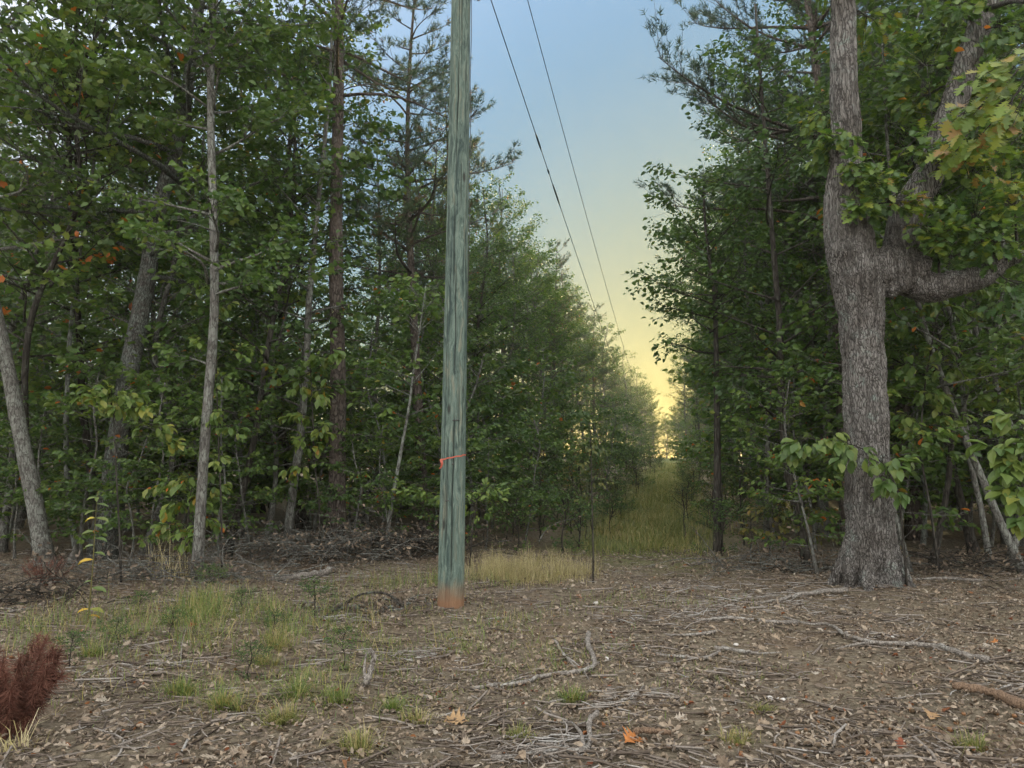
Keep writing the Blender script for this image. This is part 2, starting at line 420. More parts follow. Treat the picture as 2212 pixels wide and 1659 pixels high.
def build_ground():
    xs = np.concatenate([np.linspace(-400, -40, 10), np.linspace(-36, -10, 30), np.arange(-9.8, 9.81, .1), np.linspace(10, 36, 30), np.linspace(40, 400, 10)])
    ys = np.concatenate([np.linspace(-60, 0, 10), np.arange(1, 17, .1), np.linspace(17.3, 60, 50), np.linspace(66, 420, 14)])
    X, Y = np.meshgrid(xs, ys)
    rng = np.random.default_rng(5)
    Z = hmap(X, Y) + rng.normal(0, .006, X.shape) * (np.abs(X) < 9.8) * (Y < 17)
    g = Geo(); nx, ny = len(xs), len(ys)
    i = np.arange(ny - 1)[:, None]; j = np.arange(nx - 1)[None]
    g.add(np.stack([X, Y, Z], -1), np.stack([i * nx + j, i * nx + j + 1, (i + 1) * nx + j + 1, (i + 1) * nx + j], -1).reshape(-1, 4))
    tag(obj('ground', g.mesh('ground', ground_mat())), kind='structure')
build_ground()

# ------------------------------------------------------------------ utility pole, ribbon, wires
def pole_mat():
    m, t, out = new_mat('treated_pole_wood')
    tc = nd(t, 'TexCoord')
    mp = nd(t, 'Mapping'); mp.inputs['Scale'].default_value = (1, 1, .045); t.links.new(tc.outputs['Object'], mp.inputs[0])
    n0 = nd(t, 'TexNoise', Scale=3.2, Detail=3); 
    mp0 = nd(t, 'Mapping'); mp0.inputs['Scale'].default_value = (1, 1, .4); t.links.new(tc.outputs['Object'], mp0.inputs[0]); t.links.new(mp0.outputs[0], n0.inputs[0])
    wv = mixc(t, .10, mp.outputs[0], n0.outputs['Color'], 'LINEAR_LIGHT')
    n1 = nd(t, 'TexNoise', Scale=55.0, Detail=6, Roughness=.7); t.links.new(wv, n1.inputs[0])
    n2 = nd(t, 'TexNoise', Scale=16.0, Detail=4, Roughness=.6); t.links.new(wv, n2.inputs[0])
    c = ramp(t, n1.outputs[0], [(.28, (.04, .06, .053)), (.5, (.125, .18, .155)), (.72, (.25, .315, .27))]).outputs[0]
    c = mixc(t, ramp(t, n2.outputs[0], [(.36, (1, 1, 1)), (.5, (0, 0, 0))]).outputs[0], c, mixc(t, 1.0, c, (.42, .46, .5), 'MULTIPLY'))
    c = mixc(t, ramp(t, n2.outputs[0], [(.55, (0, 0, 0)), (.66, (1, 1, 1))]).outputs[0], c, mixc(t, .5, c, (.28, .27, .2)))
    # knots
    mk = nd(t, 'Mapping'); mk.inputs['Scale'].default_value = (1, 1, .34); t.links.new(tc.outputs['Object'], mk.inputs[0])
    vk = nd(t, 'TexVoronoi', Scale=5.0); t.links.new(mk.outputs[0], vk.inputs[0])
    c = mixc(t, ramp(t, vk.outputs['Distance'], [(.06, (1, 1, 1)), (.13, (0, 0, 0))]).outputs[0], c, (.045, .05, .045))
    # red clay splashed on the foot
    sx = nd(t, 'SeparateXYZ'); t.links.new(tc.outputs['Object'], sx.inputs[0])
    n3 = nd(t, 'TexNoise', Scale=9.0, Detail=5); t.links.new(tc.outputs['Object'], n3.inputs[0])
    h = maths(t, 'ADD', sx.outputs[2], maths(t, 'MULTIPLY', n3.outputs[0], -.16))
    c = mixc(t, maths(t, 'MULTIPLY', ramp(t, h, [(.02, (1, 1, 1)), (.26, (0, 0, 0))]).outputs[0], .85), c, mixc(t, n1.outputs[0], (.16, .075, .04), (.36, .19, .10)))
    at = nd(t, 'Attribute', attribute_name='tone')
    c = mixc(t, at.outputs['Fac'], (.02, .024, .022), c)      # dirt in the drying checks
    p = nd(t, 'BsdfPrincipled', Roughness=.8); p.inputs['Specular IOR Level'].default_value = .25
    t.links.new(c, p.inputs['Base Color'])
    b = nd(t, 'Bump', Strength=.5, Distance=.006); t.links.new(n1.outputs[0], b.inputs['Height']); t.links.new(b.outputs[0], p.inputs['Normal'])
    t.links.new(p.outputs[0], out.inputs[0])
    return m
def plain(name, c, rough=.6, metal=0, sc_=40., amt=.2):
    m, t, out = new_mat(name)
    tc = nd(t, 'TexCoord'); n = nd(t, 'TexNoise', Scale=sc_, Detail=4); t.links.new(tc.outputs['Object'], n.inputs[0])
    g = mixc(t, n.outputs[0], tuple(x * (1 - amt) for x in c), tuple(x * (1 + amt) for x in c))
    p = nd(t, 'BsdfPrincipled', Roughness=rough, Metallic=metal); t.links.new(g, p.inputs['Base Color'])
    t.links.new(p.outputs[0], out.inputs[0])
    return m
M['metal'] = plain('weathered_wire', (.09, .09, .09), .5, .6)
M['ribbon'] = plain('faded_orange_ribbon', (.5, .115, .075), .5, 0, 60, .2)
M['ceramic'] = plain('grey_porcelain', (.4, .42, .42), .2)

px0, py0 = POLE
pz0 = float(hmap(px0, py0))
POLE_D = py0
top_y = 10.3
lean = np.array([PT(996, 0, POLE_D)[0] - px0, 0]) / PT(996, 0, POLE_D)[2]
def pole_c(z): return np.array([px0 + lean[0] * z, py0 + lean[1] * z])
R0 = .5 * 56 / F * POLE_D * 1.0
def pole_r(z): return R0 * (1 - .032 * z)
def build_pole():
    root = thing('utility_pole', (px0, py0, pz0 - .05), 'tall weathered greenish treated wood utility pole with clay-stained foot', 'utility pole')
    rng = np.random.default_rng(2)
    g = Geo(); ns, nz = 150, 240
    zs = np.linspace(-.3, top_y, nz); th = np.linspace(0, 2 * math.pi, ns, endpoint=False)
    Z, T = np.meshgrid(zs, th, indexing='ij')
    rr = pole_r(np.maximum(Z, 0))
    rr = rr * (1 + .012 * np.sin(T * 3 + Z * .4) + .006 * np.sin(T * 7 + 1))
    # drying checks: real grooves down the face
    cracks = [(-1.45, .25, 2.2, .016, .02), (-1.75, 3.4, 4.6, .014, .016), (-1.2, 4.3, 5.1, .012, .014), (-1.62, 5.2, 6.4, .010, .012), (-1.95, .6, 1.5, .010, .012), (-1.05, 1.6, 2.6, .009, .010), (-2.3, 2.2, 3.6, .010, .01)]
    for _ in range(26):
        z0_ = rng.uniform(.2, 6.6); cracks.append((rng.uniform(-2.7, -.4), z0_, z0_ + rng.uniform(.4, 1.5), rng.uniform(.006, .011), rng.uniform(.006, .011)))
    dark = np.ones_like(Z)
    for a, z0, z1, wd, dp in cracks:
        cen = a + .05 * np.sin(Z * 2.1 + a * 7) + .02 * np.sin(Z * 9)
        d = np.abs((T - cen + math.pi) % (2 * math.pi) - math.pi) * R0
        env = np.clip((Z - z0) / .25, 0, 1) * np.clip((z1 - Z) / .3, 0, 1)
        gv = env * np.exp(-(d / (wd * .55)) ** 2)
        rr = rr - dp * gv; dark = dark * (1 - .85 * gv)
    rr += rng.normal(0, .0006, rr.shape)
    V = np.stack([rr * np.cos(T) + lean[0] * Z, rr * np.sin(T) + lean[1] * Z, Z], -1)
    i = np.arange(nz - 1)[:, None]; j = np.arange(ns)[None]
    g.add(V, np.stack([i * ns + j, i * ns + (j + 1) % ns, (i + 1) * ns + (j + 1) % ns, (i + 1) * ns + j], -1).reshape(-1, 4), None, dark.ravel())
    c = np.array([[lean[0] * top_y, 0, top_y + .02]])
    b = (nz - 1) * ns
    g.add(c); jj = np.arange(ns)
    g.t.append(np.stack([b + jj, b + (jj + 1) % ns, np.full(ns, nz * ns)], -1))
    obj('shaft', g.mesh('shaft', pole_mat()), root)
    # ground wire stapled to the side
    z = np.linspace(3.1, top_y - .4, 40); a = .02
    P = np.stack([(pole_r(z) + .012) * math.cos(a) + lean[0] * z, (pole_r(z) + .012) * math.sin(a) + 0 * z, z], -1)
    P[:, 0] += .004 * np.sin(z * 5)
    g = Geo(); tubes(g, P, np.full(40, .0045), 6); obj('ground_wire', g.mesh('ground_wire', M['metal']), root)
    # bolt end and nail on the face
    for (zz, aa, L, rad) in ((2.02, -1.32, .075, .006), (1.16, -1.9, .05, .006), (1.55, -1.5, .02, .008)):
        r_ = pole_r(zz) + .003
        p0 = np.array([r_ * math.cos(aa) + lean[0] * zz, r_ * math.sin(aa), zz]); tg = np.array([-math.sin(aa), math.cos(aa), .08])
        g = Geo(); tubes(g, np.stack([p0 - tg * L / 2, p0 + tg * L / 2]), np.full(2, rad), 6); obj('staple', g.mesh('staple', M['metal']), root)
    # insulators carry the two lines
    for zz in (wire_z[0] - pz0, wire_z[1] - pz0):
        prof = [(-.02, .012), (.05, .035), (.07, .03), (.09, .045), (.12, .03), (.14, .012)]
        P = np.array([[pole_r(zz) + h_ + lean[0] * zz, 0, zz] for h_, _ in prof])
        g = Geo(); tubes(g, P, np.array([r_ for _, r_ in prof]), 12); obj('insulator', g.mesh('insulator', M['ceramic']), root)
u0, s0 = cor_inv(px0, py0)
s0w = s0 + .36
def wire_pts(H, n=160, u1=150):
    u = np.linspace(u0, u1, n); a, b = .157, .00098
    z = EYE + H - a * u + b * u * u
    xy = np.array([COR(k, s0w) for k in u])
    return np.column_stack([xy, z])
slope1, slope2 = .331, .262
H1, H2 = abs(s0 + .2) / slope1, abs(s0 + .2) / slope2
wire_z = (EYE + H1 - .157 * u0, EYE + H2 - .157 * u0)
top_y = max(top_y, wire_z[1] + .5)
build_pole()
for H, name, lab in ((H1, 'neutral_wire', 'lower overhead wire carrying dark sleeve splices beyond the pole'), (H2, 'power_line', 'upper plain overhead wire running straight down the cut')):
    P = wire_pts(H)
    g = Geo(); tubes(g, P, np.full(len(P), .0065), 6)
    root = thing(name, P[0], lab, 'overhead wire', 'overhead lines above the cut')
    o = obj('conductor', g.mesh('conductor', M['metal']), root); o.location = [-float(c) for c in P[0]]
    if name == 'neutral_wire':
        for (a, b) in ((10.55, 11.0), (11.6, 11.75), (12.1, 12.9)):
            q = np.array([[*COR(k, s0w), EYE + H - .157 * k + .00098 * k * k] for k in np.linspace(a, b, 6)])
            g = Geo(); tubes(g, q, np.array([.009, .015, .016, .016, .015, .009]), 8)
            o = obj('splice_sleeve', g.mesh('splice_sleeve', M['metal']), root); o.location = [-float(c) for c in P[0]]
def build_ribbon():
    d = ray(976, 988); Yd = py0 - R0; z = EYE + d[2] / d[1] * Yd - pz0 + .05
    th = np.linspace(0, 2 * math.pi, 72)
    r_ = pole_r(z) + .006
    g = Geo()
    cz = z + .028 * np.cos(th) + .003 * np.sin(th * 9)
    V0 = np.stack([r_ * np.cos(th) + lean[0] * z, r_ * np.sin(th), cz - .0075 - .0015 * np.sin(5 * th)], -1)
    V1 = np.stack([(r_ + .002 * np.sin(th * 13)) * np.cos(th) + lean[0] * z, r_ * np.sin(th), cz + .0075 + .0015 * np.sin(7 * th)], -1)
    n = len(th); i = np.arange(n - 1)
    g.add(np.vstack([V0, V1]), np.stack([i, i + 1, n + i + 1, n + i], -1))
    root = thing('flagging_ribbon', (px0, py0, pz0 - .05), 'faded orange flagging ribbon tied around the utility pole', 'ribbon')
    obj('band', g.mesh('band', M['ribbon']), root)
    a = math.pi + .55
    for k, (dx, L) in enumerate(((0, .10), (.018, .065))):
        g = Geo(); m_ = 7
        tt = np.linspace(0, 1, m_)
        base = np.array([(r_ + .008 + .003 * k) * math.cos(a) + lean[0] * z + dx, (r_ + .01) * math.sin(a), z - .02])
        c = base + np.stack([.02 * np.sin(tt * 3) - .01 * tt, -.012 * np.sin(tt * 4), -L * tt], -1)
        s_ = np.array([.013, -.004, .003])
        g.add(np.vstack([c - s_, c + s_]), [[q, q + 1, m_ + q + 1, m_ + q] for q in range(m_ - 1)])
        obj('tail', g.mesh('tail', M['ribbon']), root)
build_ribbon()

# ------------------------------------------------------------------ trees
def wood_and_leaves(rng, path, r0, r1, H0, n_limb, Lmax, elev=(15, 50), leaf=.1, dens=1.0, tpl=LEAF, width=.62, sides=10, flat=.55, shape='ovoid', flare=.6,
                    twig_leaf=5, droop=.15, top=True, dead=0, lean_az=None, lean_amt=0):
    """one broadleaf: returns (wood Geo, leaf Geo); path is the trunk in local coordinates; limbs start above height H0"""
    wood, lf = Geo(), Geo()
    T = resample(path, 28)
    n = len(T); s = np.linspace(0, 1, n)
    z = T[:, 2] - T[0, 2]
    rad = r0 + (r1 - r0) * s ** .9
    rad = rad * (1 + flare * np.exp(-np.maximum(z, 0) / .28))
    tubes(wood, T, rad, sides, rng=rng, rough=.05)
    Ht = z[-1]
    ts = np.sort(rng.uniform(0, 1, n_limb) ** .9)
    ts = H0 / Ht + (1 - H0 / Ht) * ts * .985
    az = rng.uniform(0, 2 * math.pi) + np.arange(n_limb) * 2.39996 + rng.normal(0, .35, n_limb)
    if lean_az is not None:
        az = az + lean_amt * np.sin(lean_az - az)
    rel = (ts - H0 / Ht) / max(1 - H0 / Ht, 1e-6)
    if shape == 'ovoid': prof = .42 + .75 * np.sin(np.clip(rel * 1.02 + .10, 0, 1) * math.pi) ** .8
    elif shape == 'column': prof = .65 + .35 * np.sin(rel * math.pi)
    else: prof = .3 + .8 * (1 - rel)
    prof = prof * np.where(rel > .85, .8, 1)
    L = Lmax * prof * rng.uniform(.7, 1.2, n_limb)
    el = R(elev[0]) + R(elev[1] - elev[0]) * rel + rng.normal(0, .15, n_limb)
    idx = ts * (n - 1); i0 = np.clip(idx.astype(int), 0, n - 2); fr = (idx - i0)[:, None]
    S = T[i0] * (1 - fr) + T[i0 + 1] * fr
    rS = np.interp(ts, s, rad)
    k = np.linspace(0, 1, 8)
    dh = np.stack([np.cos(az), np.sin(az), 0 * az], -1)
    lat = np.stack([-np.sin(az), np.cos(az), 0 * az], -1)
    wig = rng.normal(0, .08, (n_limb, 1)) * np.sin(k * 5 + rng.uniform(0, 6, (n_limb, 1)))
    LP = S[:, None] + L[:, None, None] * (dh[:, None] * (np.cos(el)[:, None] * k)[..., None] + lat[:, None] * wig[..., None]
         + np.array([0, 0, 1.]) * ((np.sin(el)[:, None] * k) - droop * k ** 2 + .12 * k ** 3)[..., None])
    LR = np.maximum(np.minimum(rS * .45, .012 + .012 * L)[:, None] * (1 - .85 * k), .004)
    tubes(wood, LP, LR, 5)
    # sub-branches
    ns = np.maximum((L * 4.2 * dens + 3).astype(int), 3)
    li = np.repeat(np.arange(n_limb), ns); m = len(li)
    u = rng.uniform(.22, 1, m) ** .8
    ui = u * 7; j0 = np.clip(ui.astype(int), 0, 6); fr = (ui - j0)[:, None]
    SS = LP[li, j0] * (1 - fr) + LP[li, j0 + 1] * fr
    dloc = nrm(LP[li, j0 + 1] - LP[li, j0])
    side = rng.choice([-1, 1], m) * rng.uniform(.35, 1.25, m)
    latl = nrm(np.cross(np.array([0, 0, 1.]), dloc))
    SD = nrm(dloc * np.cos(side)[:, None] + latl * np.sin(side)[:, None] + np.array([0, 0, 1.]) * rng.normal(.12, .3 * (1.3 - flat), m)[:, None])
    SL = np.clip(L[li] * (.48 - .28 * u) * rng.uniform(.6, 1.3, m) + .15, .18, 1.6)
    k4 = np.linspace(0, 1, 4)
    SP = SS[:, None] + SL[:, None, None] * (SD[:, None] * k4[:, None] + np.array([0, 0, 1.]) * (.1 * k4 - droop * 1.4 * k4 ** 2)[:, None])
    tubes(wood, SP, np.maximum(LR[li, j0][:, None] * .5 * (1 - .8 * k4), .0025), 3, cap=False)
    if dead:
        keep = rel[li] > dead
    else: keep = np.ones(m, bool)
    # leaves along the sub-branches, in little sprays
    nl = np.maximum((SL * 9 * dens * twig_leaf / 5 * (.1 / leaf) ** .7 * 2.2).astype(int), 3) * keep * rng.choice([0, 1, 1, 2], m, p=[.2, .4, .25, .15])
    bi = np.repeat(np.arange(m), nl); q = len(bi)
    v = rng.uniform(.1, 1.05, q)
    P = SP[bi, 0] * (1 - v[:, None]) + SP[bi, -1] * v[:, None]
    P[:, 2] += SL[bi] * (.1 * v - droop * 1.4 * v * v) - SL[bi] * v * (.1 - droop * 1.4)
    latb = nrm(np.cross(np.array([0, 0, 1.]), SD[bi]))
    off = rng.normal(0, 1, q)
    P = P + latb * (off * (.095 * SL[bi] + .025))[:, None] + np.array([0, 0, 1.]) * rng.normal(0, .05, q)[:, None] * (1.6 - flat)
    D = nrm(SD[bi] * .8 + latb * np.sign(off)[:, None] * .9 + rdir(rng, q) * .6 - np.array([0, 0, .55]))
    N = nrm(np.array([0, 0, 1.]) * (.1 + flat) + rdir(rng, q) * .95)
    size = leaf * rng.uniform(.6, 1.25, q)
    tone = np.clip(rng.beta(2.2, 2.6, q) * .82 + rng.normal(0, .12, m)[bi] + rng.normal(0, .05, n_limb)[li][bi], 0, .9)
    tone = np.where(rng.uniform(size=q) < .012, rng.uniform(.93, 1, q), tone)
    leaves(lf, P, D, N, size, tone, tpl, width)
    return wood, lf

def pine_geo(rng, path, r0, r1, H0, n_limb, Lmax, dead_from=2.0, sides=12, tuft=.13, dens=1.0, n_dead=26, needles=13):
    wood, nd_ = Geo(), Geo()
    T = resample(path, 34); n = len(T); s = np.linspace(0, 1, n); z = T[:, 2] - T[0, 2]
    rad = (r0 + (r1 - r0) * s) * (1 + .45 * np.exp(-np.maximum(z, 0) / .25))
    tubes(wood, T, rad, sides, rng=rng, rough=.05)
    Ht = z[-1]
    def at(t):
        idx = t * (n - 1); i0 = np.clip(idx.astype(int), 0, n - 2); fr = (idx - i0)[:, None]
        return T[i0] * (1 - fr) + T[i0 + 1] * fr
    # bare dead branches below the crown
    td = rng.uniform(dead_from / Ht, min((H0 + 2.5) / Ht, .95), n_dead); az = rng.uniform(0, 6.28, n_dead); L = rng.uniform(.25, 1.5, n_dead)
    k = np.linspace(0, 1, 6)
    dh = np.stack([np.cos(az), np.sin(az), 0 * az], -1); lat = np.stack([-np.sin(az), np.cos(az), 0 * az], -1)
    el = rng.normal(.35, .3, n_dead)
    DP = at(td)[:, None] + L[:, None, None] * (dh[:, None] * k[:, None] * np.cos(el)[:, None, None] + lat[:, None] * (rng.normal(0, .12, (n_dead, 1)) * k ** 2)[..., None] + np.array([0, 0, 1.]) * (np.sin(el)[:, None] * k - .35 * k ** 2)[..., None])
    tubes(wood, DP, np.maximum(.014 * (1 - .8 * k)[None] * np.sqrt(L)[:, None], .003), 5)
    for _ in range(2):
        ii = rng.integers(0, n_dead, n_dead); u = rng.integers(2, 5, n_dead)
        st = DP[ii, u]; d = nrm(dh[ii] + lat[ii] * rng.normal(0, .8, (n_dead, 1)) + np.array([0, 0, 1.]) * rng.normal(0, .3, (n_dead, 1)))
        l2 = L[ii] * rng.uniform(.2, .5, n_dead); k3 = np.linspace(0, 1, 3)
        tubes(wood, st[:, None] + d[:, None] * (l2[:, None] * k3)[..., None], np.tile(.005 * (1 - .7 * k3), (n_dead, 1)), 3, cap=False)
    # living limbs
    ts = H0 / Ht + (1 - H0 / Ht) * np.sort(rng.uniform(0, 1, n_limb)); rel = (ts - H0 / Ht) / (1 - H0 / Ht)
    az = rng.uniform(0, 6.28) + np.arange(n_limb) * 2.4 + rng.normal(0, .4, n_limb)
    L = Lmax * (.35 + .75 * (1 - rel) ** .8) * rng.uniform(.65, 1.2, n_limb)
    el = R(5) + R(38) * rel + rng.normal(0, .15, n_limb)
    k = np.linspace(0, 1, 8)
    dh = np.stack([np.cos(az), np.sin(az), 0 * az], -1); lat = np.stack([-np.sin(az), np.cos(az), 0 * az], -1)
    LP = at(ts)[:, None] + L[:, None, None] * (dh[:, None] * (np.cos(el)[:, None] * k)[..., None] + lat[:, None] * (rng.normal(0, .08, (n_limb, 1)) * np.sin(k * 4))[..., None] + np.array([0, 0, 1.]) * (np.sin(el)[:, None] * k - .25 * k ** 2 + .28 * k ** 3)[..., None])
    LR = np.maximum((.010 + .010 * L)[:, None] * (1 - .85 * k), .004)
    tubes(wood, LP, LR, 5)
    ns = np.maximum((L * 6.5 * dens + 3).astype(int), 4); li = np.repeat(np.arange(n_limb), ns); m = len(li)
    u = rng.uniform(.3, 1, m); ui = u * 7; j0 = np.clip(ui.astype(int), 0, 6); fr = (ui - j0)[:, None]
    SS = LP[li, j0] * (1 - fr) + LP[li, j0 + 1] * fr; dl = nrm(LP[li, j0 + 1] - LP[li, j0])
    side = rng.choice([-1, 1], m) * rng.uniform(.3, 1.1, m); ll = nrm(np.cross(np.array([0, 0, 1.]), dl))
    SD = nrm(dl * np.cos(side)[:, None] + ll * np.sin(side)[:, None] + np.array([0, 0, 1.]) * rng.normal(.3, .2, m)[:, None])
    SL = np.clip(L[li] * (.5 - .3 * u) * rng.uniform(.6, 1.2, m), .12, .9)
    k4 = np.linspace(0, 1, 4)
    SP = SS[:, None] + SL[:, None, None] * (SD[:, None] * k4[:, None] + np.array([0, 0, 1.]) * (.18 * k4 ** 2)[:, None])
    tubes(wood, SP, np.tile(np.maximum(.007 * (1 - .6 * k4), .003), (m, 1)), 3, cap=False)
    nt_ = np.maximum((SL * 9).astype(int), 2); bi = np.repeat(np.arange(m), nt_); q = len(bi)
    v = rng.uniform(.35, 1.0, q)[:, None]
    P = SP[bi, 0] * (1 - v) + SP[bi, -1] * v + rng.normal(0, .035, (q, 3))
    D = nrm(SD[bi] + np.array([0, 0, .35]) + rdir(rng, q) * .5)
    tn = np.clip(rng.beta(2, 2.4, q) + 0 * rng.normal(0, .1, q), 0, .92); tn = np.where(rng.uniform(size=q) < .05, 1, tn)
    # tufts: a burst of slim needles round each shoot
    P2 = np.repeat(P, needles, 0); D2 = np.repeat(D, needles, 0); K = len(P2)
    ND = nrm(D2 * .75 + rdir(rng, K) * .8)
    P2 = P2 + D2 * rng.uniform(-.05, .05, (K, 1))
    ln = tuft * rng.uniform(.7, 1.2, K)[:, None]; sv = nrm(np.cross(ND, rdir(rng, K))) * .0065
    V = np.stack([P2 - sv, P2 + sv, P2 + ND * ln], 1)
    nd_.add(V, None, np.arange(K * 3).reshape(-1, 3), np.repeat(np.repeat(tn, needles), 3))
    return wood, nd_

def make_tree(name, cat, label, loc, geos, bark, leafm, group=None, leafname='crown'):
    root = thing(name, loc, label, cat, group)
    wood, lf = geos
    obj('trunk', wood.mesh('trunk', bark), root)
    if lf.n: obj(leafname, lf.mesh(leafname, leafm), root)
    return root
def copy_tree(root, loc, rz, s, label, group):
    r = root.copy(); col.objects.link(r)
    r.location = [float(c) for c in loc]; r.rotation_euler = (0, 0, rz); r.scale = (s, s, s * 1.0)
    r['label'] = label; r['group'] = group
    for ch in CH[root.name]:
        c = ch.copy(); col.objects.link(c); c.parent = r
    return r
CH = {}
def gh(x, y): return np.array([x, y, float(hmap(x, y)) - .04])
def img_path(base_px, pts, extra=()):
    """trunk path through image points at the depth of its foot; extra: (dx, dz) steps beyond the frame"""
    b = G(*base_px); Y = b[1]
    P = [np.zeros(3)] + [PT(x, y, Y) - b for x, y in pts]
    for dx, dy, dz in extra: P.append(P[-1] + np.array([dx, dy, dz]))
    P[0] = P[0] + (P[0] - P[1]) * .05
    return b, P
def place(name, var, loc, rz, s, label, cat, group):
    root = obj(name, None, None, loc, rz, s); tag(root, label, cat, group)
    for pn, me in var: obj(pn, me, root)
    return root

def broad_var(seed, bark, leafm, H, r0, H0, n_limb, Lmax, bend=.25, **kw):
    rng = np.random.default_rng(seed)
    z = np.linspace(0, H, 6)
    path = np.stack([np.cumsum(rng.normal(0, bend, 6)) * (z > 0), np.cumsum(rng.normal(0, bend, 6)) * (z > 0), z], -1)
    wd, lf = wood_and_leaves(rng, path, r0, .02, H0, n_limb, Lmax, **kw)
    return [('trunk', wd.mesh('trunk', M[bark])), ('crown', lf.mesh('crown', M[leafm]))]
def pine_var(seed, H, r0, H0, n_limb, Lmax, **kw):
    rng = np.random.default_rng(seed)
    z = np.linspace(0, H, 6); path = np.stack([np.cumsum(rng.normal(0, .1, 6)) * (z > 0), np.cumsum(rng.normal(0, .1, 6)) * (z > 0), z], -1)
    wd, lf = pine_geo(rng, path, r0, .02, H0, n_limb, Lmax, **kw)
    return [('trunk', wd.mesh('trunk', M['bark_pine'])), ('crown', lf.mesh('crown', M['needle']))]

HARD = [broad_var(11, 'bark_grey', 'leaf', 14.5, .12, 3.0, 40, 2.5, leaf=.10),
        broad_var(12, 'bark_dark', 'leaf', 16.0, .15, 4.0, 42, 2.8, leaf=.115),
        broad_var(13, 'bark_grey', 'leaf', 12.0, .09, 2.0, 40, 2.0, leaf=.088, shape='column'),
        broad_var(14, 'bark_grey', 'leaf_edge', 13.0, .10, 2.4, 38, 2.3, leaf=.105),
        broad_var(15, 'bark_dark', 'leaf_autumn', 13.5, .11, 3.0, 36, 2.2, leaf=.09, dens=.9)]
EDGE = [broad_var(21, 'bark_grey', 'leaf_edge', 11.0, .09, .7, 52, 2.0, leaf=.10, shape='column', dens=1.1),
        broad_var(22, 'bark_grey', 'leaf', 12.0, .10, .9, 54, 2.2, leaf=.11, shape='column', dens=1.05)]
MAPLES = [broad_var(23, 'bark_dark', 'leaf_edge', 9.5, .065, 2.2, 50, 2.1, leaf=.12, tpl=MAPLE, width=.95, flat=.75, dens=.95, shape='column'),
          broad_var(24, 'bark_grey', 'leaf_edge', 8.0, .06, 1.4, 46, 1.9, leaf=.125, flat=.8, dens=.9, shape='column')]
PINE = [pine_var(31, 16.5, .15, 7.5, 42, 2.6), pine_var(32, 14.5, .12, 5.5, 44, 2.3), pine_var(33, 12.5, .10, 3.0, 48, 2.2)]
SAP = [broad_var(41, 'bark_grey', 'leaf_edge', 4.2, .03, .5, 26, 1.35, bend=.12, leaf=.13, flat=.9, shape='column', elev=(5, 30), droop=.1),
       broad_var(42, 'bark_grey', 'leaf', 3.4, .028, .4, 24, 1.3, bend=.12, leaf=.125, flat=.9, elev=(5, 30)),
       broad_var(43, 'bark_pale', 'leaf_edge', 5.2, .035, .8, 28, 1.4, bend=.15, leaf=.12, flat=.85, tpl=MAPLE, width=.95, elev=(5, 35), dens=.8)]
SHRUB = [broad_var(51, 'bark_dark', 'leaf', 1.5, .015, .1, 20, .75, bend=.06, leaf=.075, flat=.6, elev=(20, 60)),
         broad_var(52, 'bark_dark', 'leaf_autumn', 1.9, .015, .15, 20, .7, bend=.08, leaf=.06, flat=.5, elev=(25, 65), dens=.7)]

# --- the trees one can pick out -------------------------------------------------------------
def landmark(name, cat, label, base, pts, extra, r0, r1, bark, leafm, seed, H0, n_limb, Lmax, pine=False, group=None, **kw):
    rng = np.random.default_rng(seed)
    b, P = img_path(base, pts, extra)
    b[2] -= .05
    geos = pine_geo(rng, P, r0, r1, H0, n_limb, Lmax, **kw) if pine else wood_and_leaves(rng, P, r0, r1, H0, n_limb, Lmax, **kw)
    return make_tree(name, cat, label, b, geos, M[bark], M[leafm], group)
TAKEN = []
def lm(*a, **k):
    r = landmark(*a, **k); TAKEN.append((r.location[0], r.location[1])); return r
lm('hardwood_tree', 'tree', 'grey lichen-speckled trunk leaning out at the edge of the frame beside a dead limb', (100, 1222), [(75, 1080), (45, 930), (18, 790), (-5, 680)], [(-.5, 0, 1.6), (-.3, 0, 2.5), (0, .2, 3), (.1, 0, 3)],
   .125, .03, 'bark_grey', 'leaf', 101, 5.0, 34, 2.4, leaf=.11, flare=.35)
lm('hardwood_tree', 'tree', 'thin pale crooked stem between the leaning grey trunk and the broad leaning oak', (168, 1195), [(150, 1080), (143, 950), (147, 800), (155, 680)], [(.1, 0, 1.6), (.1, .1, 2), (0, 0, 2)],
   .055, .015, 'bark_pale', 'leaf_edge', 102, 2.6, 26, 1.6, leaf=.115, flare=.3)
lm('oak_tree', 'tree', 'broad dark-topped oak trunk leaning toward the pole behind a spray of yellow-green leaves', (222, 1208), [(240, 1060), (262, 900), (290, 740), (318, 600), (335, 470)], [(.35, 0, 1.6), (.2, 0, 2), (.1, .2, 3), (0, 0, 3)],
   .20, .04, 'bark_oak', 'leaf', 103, 4.2, 44, 3.4, leaf=.115, flare=.35, tpl=MAPLE, width=.9)
lm('hardwood_tree', 'tree', 'pale blotched stem with forked top, the one standing farthest out on the clearing', (425, 1252), [(432, 1120), (442, 960), (456, 780), (464, 640), (460, 420), (455, 200), (462, 20)], [(.1, 0, 1.5), (.1, 0, 2.5), (0, 0, 2.5)],
   .075, .03, 'bark_grey', 'leaf_edge', 104, 2.7, 46, 1.35, leaf=.11, flare=.3, dens=1.5)
lm('hardwood_tree', 'tree', 'slim grey leafy stem rising from the brush pile', (618, 1200), [(632, 1060), (650, 930), (662, 780), (668, 640)], [(.1, 0, 1.6), (.1, .2, 2.5), (0, .1, 2.5)],
   .085, .02, 'bark_grey', 'leaf', 105, 2.2, 34, 1.15, leaf=.11, flare=.3)
